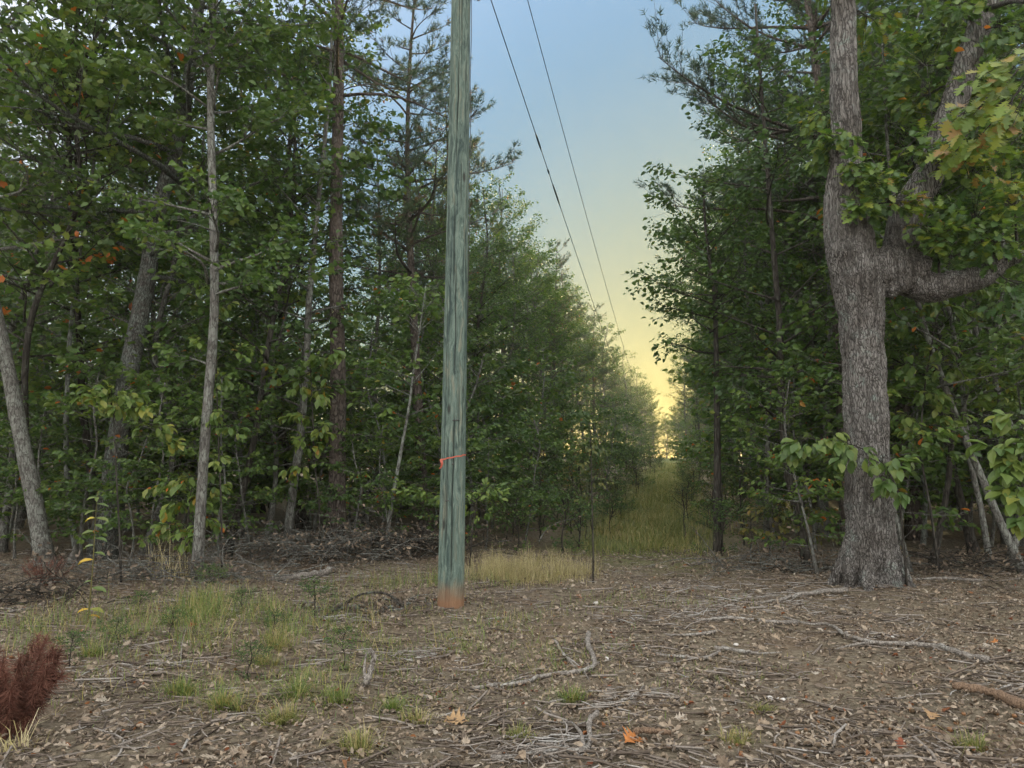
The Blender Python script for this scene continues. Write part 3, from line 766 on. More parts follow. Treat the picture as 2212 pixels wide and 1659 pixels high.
lm('pine_tree', 'tree', 'straight reddish-brown pine trunk towering out of the brush pile', (728, 1190), [(729, 1000), (730, 800), (726, 600), (727, 400), (731, 200), (733, 0)], [(.05, 0, 2.5), (.05, 0, 3), (0, 0, 3)],
   .165, .03, 'bark_pine', 'needle', 106, 8.2, 44, 2.8, pine=True, n_dead=44, dead_from=1.2)
lm('pine_tree', 'tree', 'slender bending pine just beside the utility pole', (918, 1150), [(910, 1000), (902, 850), (892, 650), (884, 480), (880, 320), (884, 160), (890, 60)], [(.05, 0, .8), (.05, 0, .5)],
   .135, .02, 'bark_pine', 'needle', 107, 5.6, 46, 2.6, pine=True, n_dead=40, dead_from=1.5)
lm('sapling', 'tree', 'thin pale leaning sapling in front of the slender bending pine', (832, 1200), [(845, 1090), (868, 960), (884, 870), (890, 820)], [(.1, .1, .9), (.1, .1, .9)],
   .042, .01, 'bark_pale', 'leaf_edge', 108, 1.8, 20, 1.3, leaf=.12, flat=.85, flare=.2)
lm('hardwood_tree', 'tree', 'straight slim trunk whose rounded crown juts into the sky over the grassy cut', (1552, 1192), [(1550, 1050), (1548, 850), (1544, 650), (1530, 540)], [(-.05, 0, .7), (0, 0, .5)],
   .085, .02, 'bark_dark', 'leaf', 109, 3.3, 34, 1.45, leaf=.10, flare=.3, dens=1.15)
lm('hardwood_tree', 'tree', 'slim dark trunk bowed over the trail between the round-crowned tree and great oak', (1745, 1222), [(1725, 1120), (1700, 1000), (1688, 860), (1684, 700)], [(-.05, 0, 1.3), (0, .2, 2.2), (0, .2, 2.5)],
   .075, .02, 'bark_dark', 'leaf', 110, 2.3, 36, 1.75, leaf=.11, flare=.3)
lm('pine_tree', 'tree', 'tall dark pine with spreading limbs just behind the great oak', (1835, 1180), [(1825, 950), (1812, 700), (1795, 400), (1775, 230), (1750, 40)], [(-.1, 0, 1.5), (-.1, 0, 2)],
   .15, .04, 'bark_pine', 'needle', 111, 6.2, 50, 3.6, pine=True, n_dead=36, dead_from=3)
lm('hardwood_tree', 'tree', 'thin grey trunk tilting at the frame edge past the great oak', (2215, 1240), [(2160, 1120), (2110, 1000), (2060, 880)], [(-.3, .2, 1.6), (-.2, .2, 2.2), (0, 0, 2.5)],
   .06, .015, 'bark_grey', 'leaf', 112, 2.8, 30, 1.9, leaf=.115, flare=.25)
lm('hardwood_tree', 'tree', 'slim stem with small shoots between the great oak and the frame edge', (2140, 1228), [(2120, 1100), (2090, 960), (2075, 800)], [(-.05, .2, 1.6), (0, .2, 2.2), (0, 0, 2.5)],
   .045, .015, 'bark_grey', 'leaf_edge', 113, 1.6, 30, 1.8, leaf=.115, flare=.25)

# --- the great oak --------------------------------------------------------------------------
def build_oak():
    rng = np.random.default_rng(7)
    b = np.array([OAK[0], OAK[1], float(hmap(*OAK)) - .06]); Y = b[1]
    def W(px, py, dy=0): return PT(px, py, Y + dy) - b
    pxm = Y / F
    stem = resample([W(1884, 1300), W(1880, 1150), W(1872, 950), W(1864, 760), W(1856, 640), W(1838, 540), W(1826, 440), W(1828, 330), W(1824, 200), W(1822, 60)] + [W(1818, -60), W(1812, -260), W(1815, -460)], 70)
    zr = [(-.5, .56), (.0, .38), (.15, .33), (.4, .305), (1.0, .285), (1.8, .265), (2.6, .26), (3.4, .27), (3.9, .30), (4.2, .30), (4.9, .27), (5.3, .25), (5.45, .205), (6.5, .185), (8.0, .15), (11, .10)]
    sr = np.interp(stem[:, 2], [a for a, _ in zr], [r for _, r in zr])
    g = Geo(); tubes(g, stem, sr, 28, rng=rng, rough=.02)
    elbow = resample([W(1850, 595), W(1900, 588), W(1955, 588), W(2008, 592, -.1)], 14)
    tubes(g, elbow, np.linspace(.32, .25, 14), 20, rng=rng, rough=.04)
    limb = resample([W(1935, 600), W(1945, 530), W(1962, 455), W(2008, 375), W(2052, 250), W(2090, 130), W(2128, 20), W(2165, -120, .2), W(2190, -320, .3)], 40)
    tubes(g, limb, np.interp(np.linspace(0, 1, 40), [0, .15, .4, .8, 1], [.25, .20, .165, .12, .06]), 16, rng=rng, rough=.03)
    stub = resample([W(1960, 600), W(2020, 622, -.1), W(2070, 612, -.15), W(2115, 596, -.2), W(2165, 570, -.2), W(2230, 545, -.2)], 26)
    tubes(g, stub, np.interp(np.linspace(0, 1, 26), [0, .25, .5, 1], [.24, .18, .13, .06]), 14, rng=rng, rough=.05)
    for c, r_ in ((W(2030, 628, -.12), .13), (W(1830, 560), .14), (W(1795, 405), .085), (W(1910, 560, -.1), .18), (W(1948, 612, -.16), .12), (W(1985, 560, -.12), .12), (W(2100, 590, -.2), .09), (W(1925, 628, -.08), .10), (W(1960, 540, -.1), .14)):       # burls and the broken shoulder
        tubes(g, np.stack([c - [r_, 0, 0], c - [r_ * .6, 0, 0], c, c + [r_ * .6, 0, 0], c + [r_, 0, 0]]), np.array([.1, .75, 1, .75, .1]) * r_, 10)
    for a in np.linspace(0, 2 * math.pi, 9, endpoint=False):                                    # root flare
        a = a + rng.normal(0, .15); L = rng.uniform(.2, .42)
        d = np.array([math.cos(a), math.sin(a), 0])
        P = resample([np.array([0, 0, .62]) + d * .17, np.array([0, 0, .22]) + d * .36, np.array([0, 0, .05]) + d * (.3 + L * .5), np.array([0, 0, -.08]) + d * (.3 + L)], 12)
        tubes(g, P, np.linspace(.13, .05, 12), 10)
    me = g.mesh('trunk', M['bark_oak'])
    tmp = bpy.data.objects.new('trunk_raw', me); col.objects.link(tmp)
    md = tmp.modifiers.new('r', 'REMESH'); md.mode = 'VOXEL'; md.voxel_size = .022
    ms = tmp.modifiers.new('s', 'SMOOTH'); ms.factor = .5; ms.iterations = 6
    dg = bpy.context.evaluated_depsgraph_get()
    me2 = bpy.data.meshes.new_from_object(tmp.evaluated_get(dg)); bpy.data.objects.remove(tmp)
    # bark plates as relief
    nv = len(me2.vertices); co = np.empty(nv * 3, np.float32); no = np.empty(nv * 3, np.float32)
    me2.vertices.foreach_get('co', co); me2.vertices.foreach_get('normal', no); co = co.reshape(-1, 3); no = no.reshape(-1, 3)
    d = np.empty(nv)
    for i in range(nv):
        x, y, z = co[i]
        st = .26 if z < 4.6 else .10
        k = 19 if z < 4.6 else 14
        wob = mnoise.noise(Vector((x * 3, y * 3, z * 3))) * .05
        ds, _ = mnoise.voronoi(Vector(((x + wob) * k, (y + wob) * k, z * k * st)))
        d[i] = min(ds[1] - ds[0], .35) / .35 * .017 + mnoise.noise(Vector((x * 9, y * 9, z * 4))) * .008 + mnoise.noise(Vector((x * 2.6, y * 2.6, z * 2.2))) * (.022 + .05 * math.exp(-((z - 4.05) / .55) ** 2))
    co = co + no * (d[:, None] - .012)
    me2.vertices.foreach_set('co', co.ravel()); me2.update()
    me2.materials.clear(); me2.materials.append(M['oak_old'])
    root = thing('oak_tree', b, 'massive old oak with flared roots and a burly elbow limb', 'tree')
    obj('trunk', me2, root)
    # leafy boughs
    wood, lf = Geo(), Geo()
    src = np.vstack([stem[30:], limb[8:], stub[6:]])
    cl = [(1820, 300, -.3, .35, 5), (1850, 365, -.35, .35, 5), (1905, 400, -.5, .45, 7), (1875, 455, -.5, .3, 4), (1960, 440, -.6, .35, 5), (2030, 500, -.5, .45, 8), (2090, 450, -.4, .65, 12),
          (2150, 520, -.5, .7, 14), (2190, 420, -.6, .7, 12), (2120, 350, -.7, .5, 8), (2000, 320, -.4, .4, 6), (2080, 290, -.9, .45, 7), (1960, 150, .2, .6, 9), (2020, 80, .3, .7, 10), (1900, 60, .4, .6, 8),
          (2190, 60, -.4, .7, 12), (2120, 180, .3, .5, 8), (2220, 230, -.6, .6, 10), (2060, 20, -.3, .5, 8), (1760, 260, .2, .4, 5), (1770, 330, .1, .35, 4), (2210, 640, -.5, .5, 7), (1980, 230, .5, .5, 7), (2150, -80, 0, 1, 16), (1900, -120, 0, 1, 16), (1750, -60, 0, .9, 12)]
    for px, py, dy, rad, nt_ in cl:
        c = W(px, py, dy)
        s_ = src[np.argmin(np.linalg.norm(src - c, axis=1) + .6 * np.maximum(src[:, 2] - c[2], 0))]
        hub = s_ * .35 + c * .65 + np.array([0, 0, .1])
        tubes(wood, resample([s_, (s_ + hub) / 2 + np.array([0, 0, .08]), hub], 7), np.linspace(.022, .009, 7), 5)
        ends = c + rdir(rng, nt_ * 2) * rad * rng.uniform(.3, 1, (nt_ * 2, 1)) * np.array([1, .8, .62])
        k = np.linspace(0, 1, 5)[:, None]
        TP = hub[None, None] * (1 - k) + ends[:, None] * k + np.array([0, 0, .12 * rad]) * (np.sin(k * 3.1))
        tubes(wood, TP, np.tile(np.linspace(.006, .002, 5), (len(ends), 1)), 3, cap=False)
        nl = 9; bi = np.repeat(np.arange(len(ends)), nl); q = len(bi)
        v = rng.uniform(.55, 1.0, q); P = TP[bi, 0] * (1 - v[:, None]) + TP[bi, -1] * v[:, None] + rng.normal(0, .05, (q, 3))
        dd = nrm(ends - hub)[bi]
        D = nrm(dd + rdir(rng, q) * .8 - np.array([0, 0, .25])); N = nrm(np.array([0, -.35, 1.]) + rdir(rng, q) * .6)
        ton = np.clip(rng.beta(2, 2.2, q) * .8 + rng.normal(0, .1) + (.12 if dy < -.55 else 0), 0, 1)
        leaves(lf, P, D, N, .13 * rng.uniform(.7, 1.25, q), ton, OAKLEAF, .62)
    # a near bough hanging into the picture
    near = [(2150, 190, 5.6, .32, 6), (2090, 260, 5.8, .26, 5), (2140, 300, 5.8, .25, 5), (2195, 250, 5.5, .3, 5), (2190, 130, 5.6, .3, 5), (2050, 340, 6.2, .22, 4)]
    hub0 = W(2130, 20, -.3)
    for px, py, yy, rad, nt_ in near:
        c = PT(px, py, yy) - b; o0 = PT(2330, 60, 6.4) - b
        hub = o0 * .25 + c * .75 + np.array([0, 0, .1])
        tubes(wood, resample([o0, (o0 + hub) / 2 + [0, 0, .12], hub], 8), np.linspace(.016, .006, 8), 5)
        ends = c + rdir(rng, nt_ * 2) * rad * rng.uniform(.3, 1, (nt_ * 2, 1)) * np.array([1, .8, .5])
        k = np.linspace(0, 1, 4)[:, None]; TP = hub[None, None] * (1 - k) + ends[:, None] * k
        tubes(wood, TP, np.tile(np.linspace(.005, .002, 4), (len(ends), 1)), 3, cap=False)
        nl = 4; bi = np.repeat(np.arange(len(ends)), nl); q = len(bi); v = rng.uniform(.6, 1, q)
        P = TP[bi, 0] * (1 - v[:, None]) + TP[bi, -1] * v[:, None] + rng.normal(0, .03, (q, 3))
        D = nrm(nrm(ends - hub)[bi] + rdir(rng, q) * .7 - np.array([0, 0, .35])); N = nrm(np.array([0, -.55, .9]) + rdir(rng, q) * .5)
        leaves(lf, P, D, N, .135 * rng.uniform(.7, 1.2, q), np.clip(.42 + rng.beta(2, 2.4, q) * .56, 0, 1), OAKLEAF, .66)
    tubes(wood, resample([hub0, (hub0 + PT(2330, 60, 6.4) - b) / 2 + [0, 0, .2], PT(2330, 60, 6.4) - b], 8), np.linspace(.04, .017, 8), 6)
    obj('bough', wood.mesh('bough', M['bark_dark']), root)
    obj('crown', lf.mesh('crown', M['leaf_oak']), root)
build_oak(); TAKEN.append(OAK)

# --- the wood on both sides -----------------------------------------------------------------
def project(x, y, z=0.0):
    v = np.array([x, y, z - EYE]); fz = v[1] * cp + v[2] * sp; up = -v[1] * sp + v[2] * cp
    return CX + F * v[0] / fz, CY - F * up / fz
PENDING = []
def zone(x, y):
    px, _ = project(x, y); u, s = cor_inv(x, y)
    if s < -1:
        if y > 24 and s > -13: return ('far down the cut, pole side', 'wood along the cut on the pole side') if u > 45 else ('lining the cut just past the pole', 'wood along the cut on the pole side')
        dep = 'front row' if y < 17 else ('second rank' if y < 25 else 'deep inside')
        near = 'behind the leaning grey trunk' if px < 180 else 'behind the broad leaning oak' if px < 400 else 'behind the pale forked stem' if px < 560 else 'behind the brush pile' if px < 800 else 'behind the slender bending pine' if px < 960 else 'past the utility pole'
        return f'{dep}, {near}', 'wood on the pole side of the clearing'
    if y > 24 and s < 13: return ('far down the cut, oak side', 'wood along the cut on the oak side') if u > 45 else ('lining the cut behind round-crowned tree', 'wood along the cut on the oak side')
    dep = 'front row' if y < 17 else 'deep inside'
    near = 'near the bowed dark trunk' if px < 1800 else 'behind the great oak' if px < 2000 else 'beyond the great oak'
    return f'{dep}, {near}', 'wood on the oak side of the clearing'
DESC = {'H0': 'grey-barked green hardwood', 'H1': 'dark-barked tall hardwood', 'H2': 'slim grey-barked hardwood', 'H3': 'pale-barked bright green hardwood', 'H4': 'yellow-browning hardwood',
        'E0': 'bright low-clothed edge tree', 'E1': 'dark low-clothed edge tree', 'P0': 'tall bare-stemmed pine', 'P1': 'mid-height pine', 'P2': 'low-branched young pine',
        'M0': 'young star-leaved maple', 'M1': 'young big-leaved tree', 'S0': 'bright broad-leaved sapling', 'S1': 'dark broad-leaved sapling', 'S2': 'lobed-leaved sapling', 'B0': 'low green shrub', 'B1': 'low brownish twiggy shrub'}
VARS = {**{f'H{i}': v for i, v in enumerate(HARD)}, **{f'E{i}': v for i, v in enumerate(EDGE)}, **{f'P{i}': v for i, v in enumerate(PINE)}, **{f'M{i}': v for i, v in enumerate(MAPLES)}, **{f'S{i}': v for i, v in enumerate(SAP)}, **{f'B{i}': v for i, v in enumerate(SHRUB)}}
NAME = {'M': ('hardwood_tree', 'tree'), 'H': ('hardwood_tree', 'tree'), 'E': ('hardwood_tree', 'tree'), 'P': ('pine_tree', 'tree'), 'S': ('sapling', 'tree'), 'B': ('shrub', 'shrub')}
HEIGHT = {'H0': 14.5, 'H1': 16, 'H2': 12, 'H3': 13, 'H4': 13.5, 'E0': 11, 'E1': 12, 'P0': 16.5, 'P1': 14.5, 'P2': 12.5}
def grow(kind, x, y, rng, s=None):
    zt, grp = zone(x, y)
    nm, cat = NAME[kind[0]]
    s = s or rng.uniform(.85, 1.15)
    u_, s_ = cor_inv(x, y)
    if kind in HEIGHT and -7.6 < s_ < 0:      # low growth lines the near rim of the cut
        s = min(s, np.interp(u_, [14, 20, 28, 35, 60, 150], [8.9, 9.8, 10.8, 11.8, 11.8, 11.8]) * (1 + .06 * max(-s_ - 6, 0)) / HEIGHT[kind] * rng.uniform(.85, 1.0))
    kindgrp = {'M': 'hardwoods of the ', 'H': 'hardwoods of the ', 'E': 'hardwoods of the ', 'P': 'pines of the ', 'S': 'saplings of the ', 'B': 'shrubs of the '}[kind[0]]
    o = place(nm, VARS[kind], gh(x, y), rng.uniform(0, 6.28), s, f'{DESC[kind]} {zt}', cat, kindgrp + grp)
    PENDING.append((o, project(x, y)[0]))
def scatter(n, sample, ok, mind, rng, pts=None):
    pts = list(TAKEN) if pts is None else pts
    out = []; tries = 0
    while len(out) < n and tries < n * 60:
        tries += 1
        x, y = sample(); 
        if not ok(x, y): continue
        if min((x - a) ** 2 + (y - b) ** 2 for a, b in pts) < mind ** 2: continue
        pts.append((x, y)); out.append((x, y))
    return out
rng = np.random.default_rng(77)
def in_view(x, y, m=2.5): return abs(x) < y * .73 + m
# young growth in front of the wood, stem by stem
for kd, px, Y, s in (('M0', 505, 12.6, 1.0), ('M0', 110, 12.3, 1.05), ('M1', 330, 12.9, 1.15), ('M0', 250, 13.6, 1.2), ('M1', 590, 14.6, 1.0), ('M1', 30, 13.2, 1.2), ('M0', 1990, 11.6, .8), ('M1', 2150, 11.4, .95), ('M0', 2080, 12.8, 1.1), ('M1', 1640, 14.5, .9),
                     ('S0', 130, 11.7, .6), ('S1', 300, 11.4, .62), ('S0', 350, 11.9, .7), ('S2', 490, 12.0, .6), ('S0', 560, 12.3, .6), ('S1', 780, 12.8, .6), ('S0', 850, 12.9, .55), ('S0', 200, 12.1, .75), ('S1', 60, 12.2, .7), ('S0', 960, 13.2, .6), ('S1', 1050, 13.6, .62), ('S0', 1130, 14.2, .6)):
    x = (px - CX) / F * Y * 1.006
    grow(kd, x, Y, rng, s); TAKEN.append((x, Y))
# pole side, from the clearing's edge inwards
def open_sky(x, y):      # lighter spots in the wood where the sky shows between the pines
    px = project(x, y)[0]
    if 735 < px < 985: return rng.uniform() < .38
    if 120 < px < 330 or 560 < px < 690: return rng.uniform() < .5
    return True
for x, y in scatter(50, lambda: (rng.uniform(-34, 4), 13.2 + 28 * rng.uniform() ** 1.3), lambda x, y: in_view(x, y) and cor_inv(x, y)[1] < -4.2 - .03 * y and open_sky(x, y), 1.75, rng):
    grow(rng.choice(['H0', 'H1', 'H2', 'H3', 'H4', 'E1', 'P0', 'P1'], p=[.17, .15, .15, .13, .1, .1, .12, .08]), x, y, rng)
# a leafy skirt closes the wood's front
for x, y in scatter(12, lambda: (rng.uniform(-12.5, 2.5), rng.uniform(13.4, 17.5)), lambda x, y: in_view(x, y, 1.5) and cor_inv(x, y)[1] < -4.4 and not 640 < project(x, y)[0] < 965, 1.5, rng):
    grow(rng.choice(['E0', 'E1']), x, y, rng, rng.uniform(.5, .85))
for x, y in scatter(12, lambda: (rng.uniform(4, 15), rng.uniform(12, 17.5)), lambda x, y: in_view(x, y, 1.5) and cor_inv(x, y)[1] > 2.6, 1.5, rng):
    grow(rng.choice(['E0', 'E1']), x, y, rng, rng.uniform(.5, .85))
# both rims of the cut
for sgn, s_in, s_out in ((-1, -4.6, -9), (1, 1.7, 7)):
    def smp():
        u = 15 + 125 * rng.uniform() ** 1.5; return tuple(COR(u, rng.uniform(*sorted((s_in, s_out)))))
    for x, y in scatter(46, smp, lambda x, y: y > 13, 1.7, rng):
        u, s = cor_inv(x, y); rim = abs(s - s_in) < 1.6
        if sgn < 0: kd = rng.choice(['E0', 'E1', 'P2', 'P1', 'H0'], p=[.2, .3, .2, .16, .14]) if rim else rng.choice(['H0', 'H1', 'H2', 'P0', 'P1', 'H4'])
        else: kd = rng.choice(['E0', 'E1', 'P2', 'H3', 'H4', 'H2'], p=[.2, .2, .15, .15, .15, .15]) if rim else rng.choice(['H0', 'H1', 'H2', 'P0', 'P1', 'H4'])
        if sgn < 0:      # lower growth lines the near rim
            Ht = np.interp(u, [14, 20, 28, 35, 60, 150], [9.4, 10.4, 11.6, 12.8, 12.8, 12.8]) * (1 + .06 * max(-s - 6, 0))
            grow(kd, x, y, rng, Ht / HEIGHT[kd] * rng.uniform(.82, 1.0))
        else: grow(kd, x, y, rng, rng.uniform(.8, 1.08))
for u_, s_, kd in ((17, 3.0, 'H0'), (20, 2.3, 'H2'), (24, 3.1, 'H3'), (28, 2.3, 'H2'), (33, 2.6, 'H0'), (38, 2.1, 'H2')):
    x, y = COR(u_, s_); grow(kd, x, y, rng, .95); TAKEN.append((x, y))
# the far end of the cut
for x, y in scatter(44, lambda: tuple(COR(rng.uniform(100, 140), rng.uniform(-7, 7))), lambda x, y: True, 1.0, rng):
    grow(rng.choice(['E0', 'E1', 'H4']), x, y, rng, rng.uniform(.5, .8))
# oak side
for x, y in scatter(46, lambda: (rng.uniform(3, 32), 11.5 + 26 * rng.uniform() ** 1.3), lambda x, y: in_view(x, y) and cor_inv(x, y)[1] > 2.0, 1.7, rng):
    grow(rng.choice(['H0', 'H1', 'H2', 'H3', 'H4', 'E0', 'E1', 'P0'], p=[.16, .14, .16, .14, .1, .12, .1, .08]), x, y, rng)
# saplings and shrubs
sp_pts = list(TAKEN)
for x, y in scatter(52, lambda: (rng.uniform(-14, 2), 12.0 + 9 * rng.uniform() ** 1.4), lambda x, y: in_view(x, y, 1.5) and cor_inv(x, y)[1] < -3.6, 1.15, rng, sp_pts):
    grow(rng.choice(['S0', 'S1', 'S2']), x, y, rng, rng.uniform(.7, 1.2))
for x, y in scatter(32, lambda: (rng.uniform(3, 16), 10.6 + 9 * rng.uniform() ** 1.4), lambda x, y: in_view(x, y, 1.5) and cor_inv(x, y)[1] > 1.9, 1.1, rng, sp_pts):
    grow(rng.choice(['S0', 'S1', 'S2']), x, y, rng, rng.uniform(.6, 1.1))
def rough():
    return tuple(COR(14.5 + 55 * rng.uniform() ** 1.6, rng.normal(-.8, 1.4)))
for x, y in scatter(64, rough, lambda x, y: .55 < abs(cor_inv(x, y)[1] + .7) < 2.8, .5, rng, sp_pts):
    grow(rng.choice(['B0', 'B1', 'S0'], p=[.4, .45, .15]), x, y, rng, rng.uniform(.28, .62))
def scrub():
    return tuple(COR(rng.uniform(12.6, 19), rng.uniform(-4.0, -1.75))) if rng.uniform() < .75 else tuple(COR(rng.uniform(13, 18), rng.uniform(.6, 1.9)))
for x, y in scatter(22, scrub, lambda x, y: True, .55, rng, sp_pts):
    grow(rng.choice(['B0', 'B1'], p=[.4, .6]), x, y, rng, rng.uniform(.4, .8))
def rim():
    u = 13 + 45 * rng.uniform() ** 1.6; s = rng.uniform(-4.6, -1.9) if rng.uniform() < .6 else rng.uniform(.9, 2.4); return tuple(COR(u, s))
for x, y in scatter(44, rim, lambda x, y: True, .8, rng, sp_pts):
    grow(rng.choice(['B0', 'B1', 'S1', 'S0'], p=[.4, .35, .15, .1]), x, y, rng, rng.uniform(.7, 1.2))
for x, y in scatter(70, lambda: (rng.uniform(-28, 2), rng.uniform(15, 38)), lambda x, y: in_view(x, y, 1) and cor_inv(x, y)[1] < -4.5, 1.2, rng, sp_pts):
    grow(rng.choice(['S0', 'S1', 'B0', 'B1'], p=[.3, .4, .2, .1]), x, y, rng, rng.uniform(1.0, 1.6))
for x, y in scatter(46, lambda: (rng.uniform(4, 26), rng.uniform(13, 36)), lambda x, y: in_view(x, y, 1) and cor_inv(x, y)[1] > 2.5, 1.2, rng, sp_pts):
    grow(rng.choice(['S0', 'S1', 'B0', 'B1'], p=[.3, .4, .2, .1]), x, y, rng, rng.uniform(1.0, 1.6))

ORD = ['leftmost', 'second from left', 'third from left', 'fourth from left', 'fifth from left', 'sixth from left', 'seventh from left', 'eighth from left', 'ninth from left', 'tenth from left', 'eleventh from left', 'twelfth from left', 'thirteenth from left', 'fourteenth from left', 'fifteenth from left', 'sixteenth from left', 'seventeenth from left', 'eighteenth from left']
NUM = ['', '', 'two', 'three', 'four', 'five', 'six', 'seven', 'eight', 'nine', 'ten', 'eleven', 'twelve', 'thirteen', 'fourteen', 'fifteen', 'sixteen', 'seventeen', 'eighteen']
def settle_labels():
    by = {}
    for o, px in PENDING: by.setdefault(o['label'], []).append((px, o))
    for lab, v in by.items():
        if 2 <= len(v) <= 18:
            v.sort(key=lambda t: t[0])
            for i, (_, o) in enumerate(v): o['label'] = f'{lab}, {ORD[i]} of {NUM[len(v)]}'
settle_labels()
# ------------------------------------------------------------------ shrubs and sprays with large leaves
def spray(wood, lf, rng, origin, b, px, py, Y, rad, n, size, tpl=BIG, width=.55, tone=(.3, .9), droop=.5, thick=.007, per=5):
    c = PT(px, py, Y) - b
    hub = origin * .3 + c * .7 + np.array([0, 0, .06])
    tubes(wood, resample([origin, (origin + hub) / 2 + np.array([0, 0, .06]), hub], 8), np.linspace(thick, thick * .45, 8), 5)
    ends = c + rdir(rng, n) * rad * rng.uniform(.35, 1, (n, 1)) * np.array([1, .8, .5])
    k = np.linspace(0, 1, 4)[:, None]; TP = hub[None, None] * (1 - k) + ends[:, None] * k + np.array([0, 0, .15 * rad]) * np.sin(k * 3.14)
    tubes(wood, TP, np.tile(np.linspace(thick * .4, .0018, 4), (n, 1)), 3, cap=False)
    bi = np.repeat(np.arange(n), per); q = len(bi); v = rng.uniform(.55, 1, q)
    P = TP[bi, 0] * (1 - v[:, None]) + TP[bi, -1] * v[:, None] + rng.normal(0, .015, (q, 3))
    D = nrm(nrm(ends - hub)[bi] * .8 + rdir(rng, q) * .75 - np.array([0, 0, droop])); N = nrm(np.array([0, -.35, 1.]) + rdir(rng, q) * .45)
    leaves(lf, P, D, N, size * rng.uniform(.65, 1.2, q), rng.uniform(*tone, q), tpl, width)
def leafy(name, cat, label, base, stem, sprays, seed, r0=.018, leafm='leaf_big', bark='bark_dark', group=None, size=.15, **kw):
    rng = np.random.default_rng(seed)
    b = G(*base); Y = b[1]; b[2] -= .03
    S = resample([np.zeros(3)] + [PT(x, y, Y) - b for x, y in stem], 20)
    wood, lf = Geo(), Geo()
    tubes(wood, S, np.linspace(r0, r0 * .35, 20), 7)
    for sp_ in sprays:
        px, py, dy, rad, n = sp_[:5]
        c = PT(px, py, Y + dy) - b
        o0 = S[np.argmin(np.linalg.norm(S - c, axis=1) + .7 * np.maximum(S[:, 2] - c[2], 0))]
        spray(wood, lf, rng, o0, b, px, py, Y + dy, rad, n, size, **kw)
    root = thing(name, b, label, cat, group)
    obj('stem', wood.mesh('stem', M[bark]), root); obj('foliage', lf.mesh('foliage', M[leafm]), root)
    return root
leafy('sapling', 'tree', 'sapling holding drooping light green leaves in front of the great oak trunk', (1960, 1268), [(1950, 1150), (1935, 1050), (1890, 985), (1820, 955), (1760, 950)],
      [(1735, 960, -.1, .3, 6), (1785, 945, -.15, .28, 6), (1815, 965, -.3, .22, 5), (1715, 985, 0, .22, 4), (1910, 1000, -.3, .3, 6), (1890, 1040, -.35, .26, 5), (1925, 1065, -.3, .2, 4), (1850, 985, -.5, .25, 4), (1960, 1010, 0, .3, 6)], 301, .016)
leafy('sapling', 'tree', 'sapling with bright oval leaves climbing past the great oak on its outer side', (2030, 1240), [(2010, 1100), (1990, 980), (1995, 860), (2010, 760), (2030, 650)],
      [(1960, 790, 0, .35, 8), (2030, 760, -.1, .35, 8), (2010, 860, -.1, .4, 10), (1955, 905, 0, .35, 8), (2050, 900, -.1, .4, 9), (2070, 800, 0, .4, 9), (2020, 660, 0, .35, 8), (2080, 680, .1, .4, 8), (1950, 700, .1, .3, 6), (2000, 960, 0, .35, 7), (2100, 620, .1, .4, 8)], 302, .02)
leafy('sapling', 'tree', 'sapling with large floppy leaves at the frame edge below the stub limb', (2290, 1330), [(2260, 1200), (2240, 1080), (2235, 950)],
      [(2180, 1010, -.2, .3, 6), (2150, 970, -.1, .26, 5), (2200, 1065, -.3, .3, 6), (2205, 960, -.2, .3, 6), (2190, 900, 0, .3, 5), (2225, 1120, -.3, .25, 4)], 303, .018, size=.19)
leafy('sapling', 'tree', 'yellowing sapling whose leaf layers spread above the floppy-leaved one', (2240, 1240), [(2220, 1000), (2200, 850), (2190, 790)],
      [(2150, 800, 0, .4, 9), (2200, 785, -.1, .4, 9), (2120, 815, .1, .35, 7), (2210, 840, 0, .4, 7), (2170, 860, .1, .35, 6)], 304, .018, size=.11, tone=(.7, 1))
leafy('sapling', 'tree', 'spray of long yellow-green leaves crossing the broad leaning oak trunk', (262, 1262), [(258, 1150), (250, 1000), (245, 900), (240, 860)],
      [(190, 850, 0, .28, 7), (240, 850, -.1, .28, 7), (285, 862, -.1, .26, 6), (325, 885, -.1, .22, 5), (210, 865, -.2, .25, 5), (260, 880, -.2, .25, 5), (345, 930, .1, .3, 6), (370, 955, .1, .25, 5)], 305, .016, tone=(.45, 1))
leafy('sapling', 'tree', 'dark broad-leaved sapling at the foot of the pale forked stem', (400, 1245), [(405, 1150), (410, 1080), (420, 1030)],
      [(380, 1090, 0, .35, 9), (440, 1080, 0, .35, 9), (405, 1040, 0, .35, 9), (360, 1140, 0, .3, 7), (455, 1130, 0, .3, 7), (420, 1160, -.1, .3, 6), (350, 1050, .2, .3, 7), (470, 1060, .2, .3, 6)], 306, .015, leafm='leaf_edge', size=.14)
leafy('sapling', 'tree', 'sapling spreading pale leaf layers low beside the utility pole', (1015, 1228), [(1020, 1150), (1030, 1080)],
      [(1060, 1055, 0, .3, 8), (1025, 1070, 0, .3, 8), (1085, 1065, .1, .25, 6), (960, 1075, .2, .35, 8), (900, 1065, .3, .35, 8), (860, 1050, .4, .3, 6), (1040, 1110, .1, .3, 6), (990, 1095, .1, .3, 6)], 307, .014, leafm='leaf_edge', size=.10, droop=.2)
leafy('sapling', 'tree', 'big-leaved sapling hugging the straight reddish pine', (690, 1212), [(690, 1100), (680, 1000), (675, 880), (670, 780)],
      [(640, 830, 0, .35, 8), (690, 850, -.1, .35, 8), (650, 900, 0, .35, 8), (600, 800, .1, .35, 7), (700, 930, -.1, .3, 7), (660, 960, 0, .35, 8), (640, 1010, 0, .35, 7), (700, 780, 0, .35, 7), (730, 760, -.4, .2, 5)], 308, .02, leafm='leaf_edge', size=.16)
